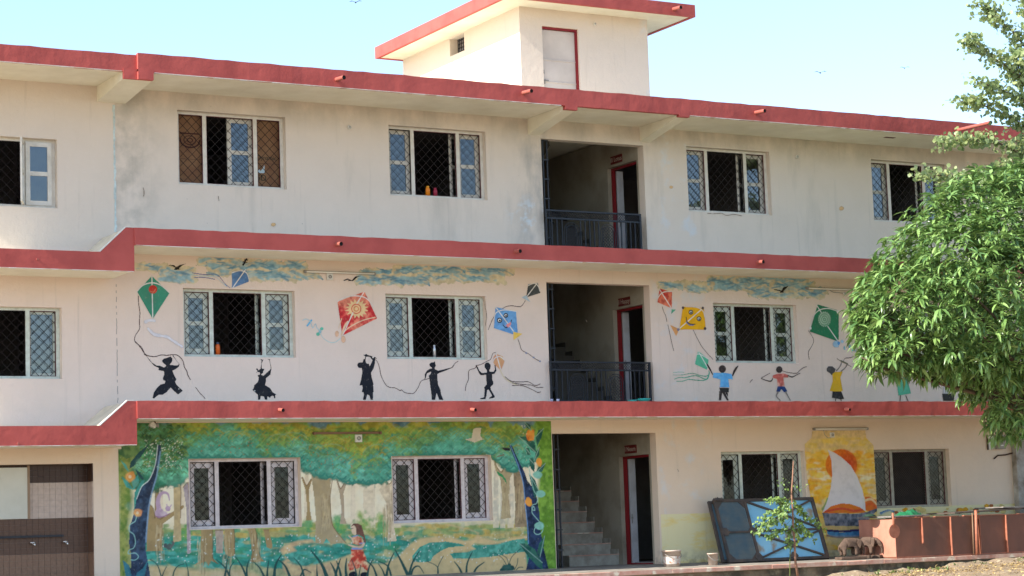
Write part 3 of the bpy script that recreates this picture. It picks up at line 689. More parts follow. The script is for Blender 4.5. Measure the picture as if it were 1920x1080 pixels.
def circ(x, y, r, n=16, a0=0, a1=360, ry=None): return [(x+r*math.cos(R(a0+(a1-a0)*i/n)), y+(ry or r)*math.sin(R(a0+(a1-a0)*i/n))) for i in range(n+1)]
def ops_canvas(name, cv, ops, y=-.0035, res=.007, label=None, seed=1):
    allp = []; T = []
    for o in ops:
        k = o[0]; pts = cv(o[2]); T.append((k, o[1], pts, o[3:])); allp += pts
    xs = [p[0] for p in allp]; zs = [p[1] for p in allp]; c = Canvas(min(xs)-.06, max(xs)+.06, min(zs)-.06, max(zs)+.06, res, seed)
    for k, col, pts, ex in T:
        ex = ex[0] if ex else {}
        if k == 'P': c.poly(pts, col, **ex)
        elif k == 'L': e = dict(ex); w = max(.019, e.pop('w', .012)); c.line(smooth(pts) if e.pop('sm', 1) else pts, w, col, **e)
        elif k == 'B': c.blob(pts[0], math.hypot(pts[1][0]-pts[0][0], pts[1][1]-pts[0][1]), col, **ex)
    return c.mesh(name, y, .4, label)
INK = (.012, .014, .022); STR = (.06, .035, .04); SKY = (.40, .50, .58); WH = (.62, .64, .66)
ZM = 3.312
# --- five black silhouettes
ops_canvas('painted_child', K1, [('P', INK, [(480,190),(502,215),(500,262),(470,300),(560,310),(582,292),(500,185),(510,172),(560,250),(596,292),(585,330),(552,355),(506,380),(520,420),(556,488),(538,520),(560,560),(640,636),(575,688),(530,650),(478,598),(430,655),(380,688),(332,686),(262,740),(243,728),(262,655),(305,590),(350,552),(400,540),(408,510),(380,502),(378,470),(396,420),(390,385),(318,372),(325,345),(270,320),(205,250),(170,195),(133,172),(135,158),(165,165),(188,205),(240,270),(300,310),(345,312),(395,335),(420,312),(375,275),(366,248),(385,222),(430,210)]),
    ('B', (.7,.7,.7), [(585,612),(592,612)], dict(soft=.3, wob=0))], label='black silhouette of a running child holding a kite string')
ops_canvas('painted_child', K1, [('P', INK, [(1632,352),(1640,300),(1645,250),(1625,222),(1645,228),(1660,235),(1682,218),(1665,255),(1652,280),(1650,345),(1665,352),(1686,352),(1682,372),(1668,385),(1668,405),(1645,428),(1672,440),(1720,395),(1755,365),(1765,345),(1755,290),(1745,245),(1715,222),(1735,226),(1762,228),(1755,245),(1765,290),(1778,350),(1762,430),(1705,478),(1708,510),(1695,560),(1760,600),(1795,655),(1842,682),(1825,695),(1828,730),(1808,740),(1805,715),(1790,700),(1765,712),(1762,735),(1735,715),(1722,712),(1726,752),(1690,752),(1676,712),(1640,705),(1630,752),(1600,752),(1600,690),(1565,660),(1525,625),(1545,600),(1552,560),(1590,530),(1605,500),(1610,460),(1592,445),(1605,428),(1630,425),(1622,400),(1600,395),(1580,410),(1576,400),(1595,385),(1575,362),(1582,345),(1600,350),(1608,370)]),
    ('B', (.7,.7,.7), [(1560,637),(1568,637)], dict(soft=.3, wob=0))], label='black silhouette of a girl in a wide skirt with both arms up')
ops_canvas('painted_child', K2, [('P', INK, [(128,120),(130,98),(98,76),(125,80),(142,70),(158,82),(195,92),(235,105),(258,128),(232,120),(230,165),(218,215),(192,262),(196,300),(218,378),(212,382),(218,455),(210,458),(210,533),(185,533),(172,490),(152,480),(138,533),(106,533),(118,480),(112,455),(95,458),(105,410),(100,388),(72,388),(88,330),(102,250),(95,216),(62,212),(48,185),(62,158),(105,155),(112,125)]),
    ('P', (.55,.5,.48), [(135,130),(140,102),(175,100),(205,135),(195,160),(175,195),(168,172),(152,172),(138,160)]),
    ('P', (.6,.57,.55), circ(210,106,9,8))], label='black silhouette of a child seen from behind holding a string reel overhead')
ops_canvas('painted_child', K2, [('P', INK, [(830,142),(832,165),(840,190),(828,212),(830,225),(862,238),(910,228),(995,205),(1018,175),(1025,185),(1005,212),(940,240),(880,262),(855,275),(856,330),(862,380),(885,430),(890,470),(915,533),(870,533),(845,465),(832,533),(796,533),(790,460),(778,375),(772,325),(765,290),(785,268),(790,250),(750,270),(738,315),(725,335),(718,325),(728,312),(726,275),(745,240),(775,220),(800,215),(775,195),(772,175),(785,158),(812,155)])], label='black silhouette of a child pointing up to the right')
ops_canvas('painted_child', K2, [('P', INK, [(1245,180),(1232,185),(1240,205),(1268,265),(1285,288),(1340,282),(1342,340),(1345,375),(1318,408),(1325,430),(1318,505),(1280,515),(1278,526),(1335,525),(1345,490),(1352,435),(1365,432),(1398,490),(1370,510),(1372,522),(1410,515),(1428,508),(1425,490),(1390,430),(1385,405),(1412,378),(1414,350),(1402,330),(1402,278),(1425,272),(1445,240),(1436,195),(1452,175),(1436,178),(1422,185),(1428,225),(1415,248),(1378,250),(1372,238),(1385,215),(1386,180),(1365,158),(1338,158),(1322,180),(1325,210),(1348,240),(1345,258),(1300,262),(1275,240)])], label='black silhouette of a barefoot child walking with a kite')
# strings
ops_canvas('painted_string', K1, [('L', STR, [(20,0),(60,42),(100,90),(135,145),(175,180),(240,195),(290,195),(360,175),(430,180),(500,172),(555,175),(600,205),(640,260),(655,330),(685,380),(700,435),(732,492)], dict(w=.022)), ('L', STR, [(800,590),(850,660),(890,700),(920,735)], dict(w=.012))])
ops_canvas('painted_string', Z6, [('L', STR, [(102,330),(104,380),(112,440),(108,500),(110,545),(82,590),(80,630),(118,660),(140,700)], dict(w=.018))])
ops_canvas('painted_string', K2, [('L', STR, [(232,130),(255,155),(275,215),(290,290),(330,370),(370,405),(430,412),(480,440),(492,432),(530,460),(590,468),(620,462),(660,410),(690,345),(735,328),(770,318)], dict(w=.017)), ('L', STR, [(1018,180),(1035,162),(1060,145)], dict(w=.014))])
ops_canvas('painted_string', K2, [('L', STR, [(1132,440),(1140,385),(1165,320),(1168,240),(1230,215),(1245,190),(1290,178),(1340,150),(1385,125),(1405,72),(1425,60),(1440,62)], dict(w=.015))])
ops_canvas('painted_string', Z7, [('L', STR, [(1098,552),(1115,510),(1135,470),(1200,408),(1250,395),(1310,400),(1340,362)], dict(w=.016))])
ops_canvas('painted_string', ZR, [('L', STR, [(166,300),(176,335),(192,370),(200,410)], dict(w=.018)), ('L', STR, [(208,435),(222,500),(238,575),(252,630)], dict(w=.016))])
ops_canvas('painted_string', ZR, [('L', STR, [(398,475),(430,540),(470,610),(545,695)], dict(w=.015))])
ops_canvas('painted_string', ZR, [('L', STR, [(1262,480),(1285,515),(1302,555),(1285,600),(1262,640),(1268,695)], dict(w=.013))])
# --- kites, left to right
def bow(pts, w=.018): return ('L', WH, pts, dict(w=w))
ops_canvas('painted_kite', Z6, [('P', (.045,.27,.19), [(190,198),(307,312),(196,484),(92,302)], dict(col2=(.04,.21,.15))), bow([(92,302),(130,262),(190,245),(250,262),(307,312)]), bow([(190,198),(196,484)]),
    ('P', (.42,.035,.025), circ(197,288,28)), ('L', (.45,.16,.10), [(180,300),(200,306),(214,286)], dict(w=.014))], label='green kite with a red disc')
ops_canvas('painted_kite', Z6, [('P', (.07,.16,.36), [(712,172),(806,155),(825,238),(712,282)], dict(col2=(.09,.20,.42))), bow([(712,180),(765,165),(808,180),(825,222)], .014), bow([(802,158),(716,280)]),
    ('L', (.10,.14,.34), [(455,180),(540,192),(605,188),(640,215),(668,252),(700,278)], dict(w=.018)), ('L', (.40,.55,.66), [(462,196),(540,202),(600,206),(640,235),(676,268)], dict(w=.018)), ('L', (.10,.14,.34), [(465,212),(530,210),(600,222)], dict(w=.016))], label='small blue kite with three trailing ribbons')
sun = [(240+(78 if i % 2 else 52)*math.cos(R(i*11.25)), 415+(66 if i % 2 else 44)*math.sin(R(i*11.25))) for i in range(32)]
CRM = (.66, .50, .28)
ops_canvas('painted_kite', Z7, [('P', (.50,.035,.045), [(290,300),(374,478),(145,592),(112,368)], dict(col2=(.58,.20,.14), var=.3)), ('P', CRM, sun), ('L', (.55,.12,.08), circ(236,415,30), dict(w=.02)), ('L', (.55,.2,.1), circ(236,415,15), dict(w=.018)),
    ('L', (.66,.5,.36), [(140,585),(160,530),(180,500)], dict(w=.04)), ('L', (.66,.5,.36), [(150,570),(200,530),(280,490),(360,470)], dict(w=.02)), ('L', (.66,.5,.36), [(120,540),(140,480)], dict(w=.02)),
    bow([(112,368),(160,340),(230,330),(300,345),(350,400)], .02), bow([(290,300),(240,380)], .016), bow([(215,440),(145,592)], .012),
    ('B', (.62,.42,.30), [(110,580),(132,580)], dict(asp=.7)), ('B', (.62,.42,.30), [(152,615),(176,615)], dict(asp=.8)), ('L', (.40,.60,.66), [(-5,550),(15,600),(60,632),(100,632),(135,605)], dict(w=.02)), ('P', (.10,.42,.34), circ(10,545,12,8))], label='large red kite with a yellow sun')
ops_canvas('painted_kite_tail', Z6, [('P', (.10,.42,.34), circ(1300,545,12,8)), ('P', (.10,.38,.30), circ(1275,580,14,8)), ('B', (.25,.5,.62), [(1288,562),(1300,562)]), ('L', (.12,.40,.66), [(1205,525),(1218,508),(1232,490)], dict(w=.045)), ('L', (.35,.55,.66), [(1175,490),(1200,482),(1225,500),(1240,540),(1258,512),(1268,540),(1290,560)], dict(w=.02))])
eye = lambda x, y, r: [('P', (.75,.75,.75), circ(x, y, r)), ('L', INK, circ(x, y, r), dict(w=.010)), ('P', INK, circ(x+1, y+2, r*.5, 8))]
ops_canvas('painted_kite', Z7, [('P', (.10,.27,.58), [(1145,402),(1280,432),(1292,575),(1258,582),(1134,542)], dict(col2=(.13,.33,.64))), bow([(1136,480),(1150,440),(1205,422),(1285,432)], .018), bow([(1145,402),(1262,560)], .022)]
    + eye(1213,458,12)+eye(1172,490,14)+[('L', INK, [(1195,522),(1215,538),(1240,515),(1250,488)], dict(w=.014)), ('P', (.62,.25,.28), [(1212,522),(1245,500),(1248,515),(1228,538)]),
    ('P', (.66,.46,.10), [(1262,565),(1325,577),(1262,622)]), ('L', STR, [(1292,612),(1305,650),(1318,685),(1360,708),(1400,738),(1436,758)], dict(w=.014)), ('L', (.2,.25,.38), circ(1346,704,4,6), dict(w=.02)), ('L', (.2,.25,.38), circ(1395,733,4,6), dict(w=.02)), ('L', (.2,.25,.38), circ(1436,758,4,6), dict(w=.02))], label='blue kite with a smiling face')
ops_canvas('painted_kite', Z7, [('P', (.055,.065,.07), [(1358,253),(1422,243),(1440,312),(1345,342)]), bow([(1360,262),(1400,248),(1425,268),(1436,300)], .014), bow([(1418,246),(1350,335)], .014), ('P', (.36,.48,.58), [(1345,325),(1378,375),(1350,360),(1312,340)])], label='small dark grey kite')
ops_canvas('painted_kite', K2, [('P', (.58,.30,.17), [(1440,68),(1505,95),(1525,150),(1495,225),(1478,232),(1425,185),(1405,150),(1412,100)], dict(col2=(.52,.36,.16))), bow([(1408,150),(1430,112),(1480,100),(1524,135)], .016), bow([(1438,62),(1485,228)], .02),
    ('L', (.58,.52,.36), [(1480,232),(1515,300),(1565,345),(1640,380)], dict(w=.026)), ('L', STR, [(1530,300),(1590,345),(1700,352),(1760,350),(1830,388),(1882,372)], dict(w=.013)), ('L', STR, [(1600,360),(1700,378),(1790,385),(1850,408),(1912,405)], dict(w=.013)), ('L', STR, [(1600,388),(1700,390),(1780,420),(1850,455),(1884,452)], dict(w=.013))], label='small orange kite held by the walking silhouette')
ops_canvas('painted_kite', ZR, [('P', (.50,.05,.045), [(145,162),(240,190),(238,315),(128,268)], dict(col2=(.55,.16,.10), var=.25)), bow([(122,262),(145,215),(180,190),(240,186)], .02), bow([(142,165),(238,318)], .02), ('P', (.10,.36,.26), [(236,318),(270,322),(230,360)])], label='small red kite with a green tail tip')
ops_canvas('painted_kite', ZR, [('P', (.70,.40,.012), [(320,300),(478,308),(494,474),(292,472)], dict(col2=(.64,.34,.01))), bow([(390,300),(440,310),(475,340),(484,380)], .014), bow([(470,312),(288,470)], .02)]
    + eye(380,342,14)+eye(441,391,14)+[('P', (.20,.20,.32), [(345,385),(352,415),(375,432),(412,430),(398,445),(365,442),(345,420)]), ('L', INK, [(345,380),(352,412),(375,430),(412,432)], dict(w=.014)),
    ('P', (.58,.30,.12), [(222,435),(294,466),(270,525)]), ('L', (.08,.06,.06), circ(321,308,6,8), dict(w=.03)), ('L', (.08,.06,.06), circ(470,310,6,8), dict(w=.03)), ('L', (.08,.06,.06), circ(487,465,6,8), dict(w=.03)), ('L', (.2,.2,.3), circ(286,472,6,8), dict(w=.03))], label='yellow kite with a smiling face')
sun2 = [(1382+(50 if i % 2 else 38)*math.cos(R(i*9)), 394+(60 if i % 2 else 46)*math.sin(R(i*9))) for i in range(40)]
GK = (.02, .20, .10)
ops_canvas('painted_kite', ZR, [('P', GK, [(1330,282),(1490,328),(1490,548),(1470,558),(1270,488)], dict(col2=(.025,.15,.08))), ('P', (.45,.58,.50), sun2), ('L', GK, circ(1382,396,35,ry=42), dict(w=.022)), ('L', GK, circ(1382,396,22,ry=26), dict(w=.022)), ('L', GK, circ(1382,396,8,ry=10), dict(w=.022)),
    bow([(1276,460),(1295,380),(1340,328),(1410,314),(1485,336)], .02), bow([(1320,284),(1360,348)], .022), bow([(1408,450),(1482,556)], .022), ('B', WH, [(1276,462),(1286,462)]), ('B', WH, [(1484,340),(1496,340)]), ('B', (.30,.50,.70), [(1470,585),(1495,585)], dict(asp=1.1)), ('B', (.30,.50,.70), [(1515,562),(1528,562)]), ('B', (.08,.28,.62), [(1490,576),(1502,576)])], label='dark green kite with a white spiral sun')
ops_canvas('painted_kite_tail', ZR, [('B', (.20,.44,.55), [(1532,612),(1546,612)], dict(asp=.6)), ('B', (.12,.34,.50), [(1572,600),(1584,600)]), ('B', (.12,.34,.50), [(1590,624),(1602,624)]), ('B', (.3,.5,.6), [(1612,628),(1622,628)])])
ops_canvas('painted_kite', K3, [('P', (.10,.45,.30), [(345,88),(448,168),(432,272),(315,218)], dict(col2=(.08,.38,.26))), bow([(315,218),(322,150),(345,120),(395,138),(446,170)], .014), bow([(345,90),(432,240)], .018),
    ('L', (.08,.34,.24), [(448,280),(452,310),(420,330),(360,322),(290,302),(200,318),(108,320)], dict(w=.03, w1=.014)), ('L', (.08,.36,.26), [(450,300),(440,350),(410,358),(340,328),(290,328),(220,345),(170,342),(122,358)], dict(w=.03, w1=.02)), ('L', (.08,.36,.26), [(445,330),(410,368),(330,368),(260,360),(200,378),(142,380)], dict(w=.024, w1=.02)), ('L', (.3,.5,.42), [(110,296),(180,290),(215,296)], dict(w=.012))], label='mint green kite with wavy tails')
# --- three painted children in colour
SKN = (.045, .035, .035)
ops_canvas('painted_child', K3, [('P', SKN, [(418,205),(440,215),(468,262),(490,315),(482,322),(455,275),(430,232)]), ('P', SKN, [(730,222),(728,240),(695,300),(676,335),(664,325),(682,272),(700,245)]), ('P', SKN, circ(576,262,36,ry=38)),
    ('P', (.10,.38,.78), [(490,296),(560,300),(600,298),(664,308),(678,362),(634,358),(645,438),(552,438),(556,362),(484,345)], dict(col2=(.13,.42,.8))),
    ('P', (.03,.03,.03), [(545,438),(640,440),(638,485),(560,492)]), ('P', SKN, [(545,470),(600,480),(640,560),(618,560),(575,490),(566,560),(543,560)]), ('P', SKN, [(600,470),(630,490),(630,530),(610,500)])], label='painted child in a blue shirt with both arms raised')
ops_canvas('painted_child', K3, [('P', SKN, circ(1115,268,32,ry=34)), ('P', (.55,.14,.12), [(1055,320),(1100,305),(1160,304),(1205,318),(1200,345),(1155,345),(1168,425),(1098,428),(1092,358),(1048,345)], dict(col2=(.60,.36,.30), var=.3)),
    ('P', (.02,.05,.18), [(1098,428),(1168,428),(1195,475),(1160,485),(1135,455),(1120,482),(1085,478)]), ('L', SKN, [(1052,355),(1035,378),(985,368),(945,352)], dict(w=.035, w1=.02)), ('L', SKN, [(1200,325),(1240,338),(1280,318),(1312,302)], dict(w=.035, w1=.02)),
    ('L', (.22,.2,.19), [(1102,485),(1088,520),(1125,560)], dict(w=.05, w1=.03)), ('L', (.22,.2,.19), [(1178,485),(1195,515),(1220,560)], dict(w=.05, w1=.03)),
    ('L', STR, [(948,345),(985,325),(1025,302)], dict(w=.012)), ('L', STR, [(1145,280),(1200,295),(1280,302),(1305,280),(1340,252),(1375,240)], dict(w=.014)), ('L', STR, [(838,392),(850,372),(862,362)], dict(w=.012))], label='painted child in a red checked shirt and blue shorts')
ops_canvas('painted_child', K3, [('L', (.20,.19,.18), [(1655,280),(1690,240),(1710,190)], dict(w=.035)), ('L', (.20,.19,.18), [(1700,285),(1740,250),(1760,215)], dict(w=.035)), ('P', (.07,.07,.075), [(1580,235),(1620,236),(1650,262),(1640,300),(1612,326),(1590,300),(1565,285),(1564,255)], dict(var=.3)),
    ('P', (.64,.42,.03), [(1640,290),(1718,286),(1695,345),(1718,472),(1655,478),(1592,470),(1620,380),(1618,310)], dict(col2=(.58,.36,.02))), ('P', (.03,.03,.032), [(1620,476),(1705,476),(1732,545),(1700,552),(1660,545),(1612,535)]),
    ('L', SKN, [(1650,545),(1648,562)], dict(w=.03)), ('L', SKN, [(1695,545),(1702,562)], dict(w=.03)), ('L', (.12,.11,.09), [(1664,165),(1700,190),(1745,212),(1797,240)], dict(w=.016, sm=0)), ('L', (.16,.16,.12), [(1700,185),(1760,212)], dict(w=.04, sm=0)), ('L', STR, [(1725,185),(1740,160),(1790,155),(1830,140),(1870,125)], dict(w=.014))], label='painted child in a yellow top and dark skirt holding a reel')
ops_canvas('painted_child', PX, [('P', (.09,.40,.28), [(1680,712),(1700,706),(1708,738),(1684,742)]), ('L', SKN, [(1688,742),(1687,752)], dict(w=.03)), ('L', SKN, [(1698,742),(1702,752)], dict(w=.03)), ('P', SKN, circ(1690,700,6,10))], label='painted child in green half hidden by the mango leaves')
ops_canvas('painted_child', PX, [('P', (.45,.45,.48), [(1768,716),(1786,716),(1788,740),(1768,740)]), ('P', (.03,.03,.03), [(1766,738),(1790,738),(1788,752),(1768,752)]), ('P', SKN, circ(1777,708,7,10))], label='painted child in a grey top behind the mango leaves')
# --- painted birds
BRD = (.018, .015, .014)
ops_canvas('painted_bird', Z6, [('P', BRD, [(288,132),(335,128),(350,142),(370,128),(425,116),(385,135),(368,152),(385,157),(350,162),(330,160),(342,146),(325,138)])])
ops_canvas('painted_bird', Z7, [('P', BRD, [(140,215),(150,228),(180,215),(205,228),(230,202),(282,197),(245,208),(215,235),(178,235),(185,225),(155,235)])])
ops_canvas('painted_bird', ZR, [('P', BRD, [(990,168),(1040,172),(1060,178),(1070,155),(1118,140),(1100,160),(1075,185),(1082,195),(1045,198),(1050,185),(1010,178)])])
ops_canvas('painted_bird', ZR, [('P', BRD, [(1668,190),(1690,182),(1715,188),(1775,165),(1760,182),(1730,192),(1700,196),(1675,202)])])
# --- painted clouds: brushed blue and straw strokes
def cloud(spans, seed, dens=1.0, dark=.35):
    """spans: (u0, u1, v_top, v_bottom) in photo pixels, traced off the wall"""
    P = [W(u, v) for s in spans for u in s[:2] for v in s[2:]]; xs = [p[0] for p in P]; zs = [p[1] for p in P]
    c = Canvas(min(xs)-.15, max(xs)+.15, min(zs)-.12, min(max(zs)+.1, 6.165), .0125, seed); r = random.Random(seed)
    YEL, BL, DB, PALE = (.52,.49,.37), (.22,.39,.50), (.10,.25,.40), (.38,.48,.51)
    for u0, u1, v0, v1 in spans:
        n = int((u1-u0)*(v1-v0)/26*dens)+3
        for layer, cols in ((0, (YEL,)), (1, (BL, PALE, YEL, BL)), (2, (DB, BL))):
            for i in range(int(n*(1.5, .95, dark*.9)[layer])):
                u, v = r.uniform(u0+3, u1-3), r.uniform(v0+2, v1-2)
                if layer == 2: v = v0+(v1-v0)*(.45+.25*math.sin(u*.09+seed))+r.uniform(-4, 4)
                l = r.uniform(8, 22) if layer == 0 else r.uniform(9, 24); t = r.choice((-.5, -.25, .1, .35, .6))
                p = [W(u-l/2, v-t*l/3), W(u, v), W(u+l/2, v+t*l/2)]
                c.line(smooth(p), r.uniform(.08, .13) if layer == 0 else r.uniform(.03, .075) if layer == 1 else r.uniform(.018, .035), r.choice(cols), .18, (1, .5, .55)[layer])
    c.mesh('painted_cloud', -.0025, .45)
cloud([(375,470,484,500),(395,568,490,516),(440,560,508,524)], 11)
cloud([(256,310,496,506)], 12, .8); cloud([(305,362,502,528)], 13, .8, .1); cloud([(560,598,512,520)], 14, .8, .1)
cloud([(678,940,505,527),(672,800,518,532),(745,860,498,512),(880,958,500,514)], 15, 1.0, .45)
cloud([(1330,1515,519,543),(1405,1545,540,557),(1450,1520,530,545)], 16, 1.0, .4); cloud([(1240,1335,530,540),(1290,1325,534,546)], 17, .9, .2); cloud([(1625,1660,545,556)], 18)
ops_canvas('painted_kite_tail', Z6, [('L', INK, [(785,128),(795,115),(800,100),(808,90)], dict(w=.04)), ('L', INK, [(795,95),(815,98)], dict(w=.02)), ('L', INK, [(785,108),(812,112)], dict(w=.02))])
for cv, pts in ((Z6, [(150,500),(175,490),(205,492)]), (Z6, [(165,545),(200,580),(240,590),(290,600),(330,625),(385,660)])):
    c_ops = [('B', (.58,.60,.68), [p, (p[0]+13, p[1])], dict(soft=.4, wob=.5)) for p in smooth(pts, 5)]
    ops_canvas('painted_faint_tail', cv, c_ops, y=-.002)

# --- the sailing boat mural
Z9 = conv(1300, 780, 3.6)
def sail():
    q = Z9([(800,100),(1185,95),(1215,200),(1236,905),(795,960),(745,200)]); c = Canvas(15.98, 18.0, .05, 2.80, .0125, 31)
    A = [(800,98),(1160,96),(1168,150),(1215,195),(1240,640),(1242,960),(905,965),(790,560),(765,420),(745,190),(795,145)]
    c.poly(Z9(A), (.60,.46,.22), (.64,.50,.26))
    r = random.Random(5)
    for i in range(700):
        x, y = r.uniform(740, 1240), r.uniform(150, 940)
        if y < 240: col = r.choice([(.62,.50,.18), (.60,.46,.22), (.64,.48,.10)])
        elif y < 620: col = r.choice([(.68,.38,.02), (.70,.44,.05), (.66,.33,.02), (.72,.50,.12)] + ([(.70,.62,.42)] if (y < 450 and x < 900) or x > 1150 else []))
        else: col = r.choice([(.66,.52,.16), (.68,.44,.05), (.62,.50,.24)])
        l = r.uniform(20, 90); c.line(smooth(Z9([(x-l/2, y+r.uniform(-8, 8)), (x, y), (x+l/2, y+r.uniform(-10, 10))])), r.uniform(.05, .12), col, .12, .35)
    c.poly(Z9(circ(997,330,107,28)), (.56,.13,.012), (.58,.17,.015), soft=1); c.poly(Z9(circ(1040,330,62,20)), (.40,.025,.015), (.46,.05,.02), alpha=.8, soft=12)
    c.poly(Z9([(1155,545),(1190,545),(1240,575),(1240,640),(1160,640)]), (.58,.14,.02)); c.line(smooth(Z9([(1160,570),(1200,562),(1240,600)])), .05, (.68,.50,.30)); c.line(smooth(Z9([(1160,610),(1195,590),(1240,625)])), .05, (.60,.10,.02))
    c.line(smooth(Z9([(870,630),(890,600),(905,560)])), .06, (.25,.34,.12))
    c.poly(Z9([(872,656)]+[(1015-145*math.cos(R(a)), 650-62*math.sin(R(a))) for a in range(0, 181, 15)]+[(1160,655)]), (.62,.22,.01), (.58,.14,.02)); c.line(smooth(Z9([(890,645),(1000,625),(1080,640),(1150,630)])), .05, (.50,.07,.03))
    c.poly(Z9([(905,228),(945,245),(1000,280),(1060,335),(1105,410),(1140,500),(1157,590),(1160,642),(1120,615),(1060,595),(1000,590),(930,608),(868,655),(900,580),(925,490),(935,400),(930,300)]), (.60,.59,.63), (.57,.56,.61), .04)
    c.poly(Z9([(868,655),(1110,660),(1170,648),(1240,622),(1240,640),(1200,672),(1160,740),(1120,748),(890,740)]), (.08,.10,.15), (.17,.18,.22), .45)
    c.poly(Z9([(888,740),(1180,745),(1180,768),(892,765)]), (.62,.47,.20)); c.poly(Z9([(892,765),(1000,772),(1180,758),(1180,770),(1040,785),(905,782)]), (.03,.03,.12)); c.poly(Z9([(900,780),(1020,788),(1180,768),(1180,805),(1080,822),(960,818),(905,800)]), (.05,.19,.42), (.08,.28,.52), .2)
    c.line(smooth(Z9([(900,808),(1000,822),(1180,812)])), .035, (.10,.06,.14)); c.poly(Z9([(905,820),(1240,820),(1240,870),(1000,870),(905,850)]), (.66,.56,.32), alpha=.8, soft=5)
    cm = Canvas(15.98, 18.0, .05, 2.80, .0125, 31); cm.poly(Z9(A), (1, 1, 1)); c.a = np.minimum(c.a, cm.a); c.mesh('sailboat_mural', -.004, .5, 'sunset mural of a white sail before an orange sun')
sail()
# loose brushwork on the yellow dado to the right of the boat
c = Canvas(18.0, 22.0, .70, .97, .0125, 33); c.line(smooth(PX([(1650,962),(1665,957),(1680,960)])), .05, (.08,.20,.40)); c.line(smooth(PX([(1646,968),(1660,960),(1672,957)])), .03, (.3,.38,.45))
for k in range(26): x = random.uniform(18.2, 21.9); c.blob((x, random.uniform(.78, .93)), random.uniform(.03, .07), random.choice([(.34,.10,.03), (.58,.30,.02), (.60,.50,.20)]), alpha=1, asp=1.6)
c.mesh('painted_dado_marks', -.003)

# hairline cracks and smudges in the plaster
for pts in ([(1326,400),(1338,401),(1352,400),(1362,404),(1376,402),(1390,405)], [(268,352),(270,360),(269,368)], [(409,368),(410,376)], [(1098,600),(1100,604)], [(1270,880),(1272,884)], [(905,560),(912,590),(909,612)]):
    ops_canvas('plaster_crack', PX, [('L', (.20,.16,.13), pts, dict(w=.012))])
for u, v, s in ((512,421,4),(1258,351,3),(1577,391,4),(1054,239,5),(1112,219,5)): ops_canvas('plaster_smudge', PX, [('B', (.62,.42,.22), [(u, v), (u+s, v)], dict(asp=1.5, soft=.5))]) if v > 240 else None
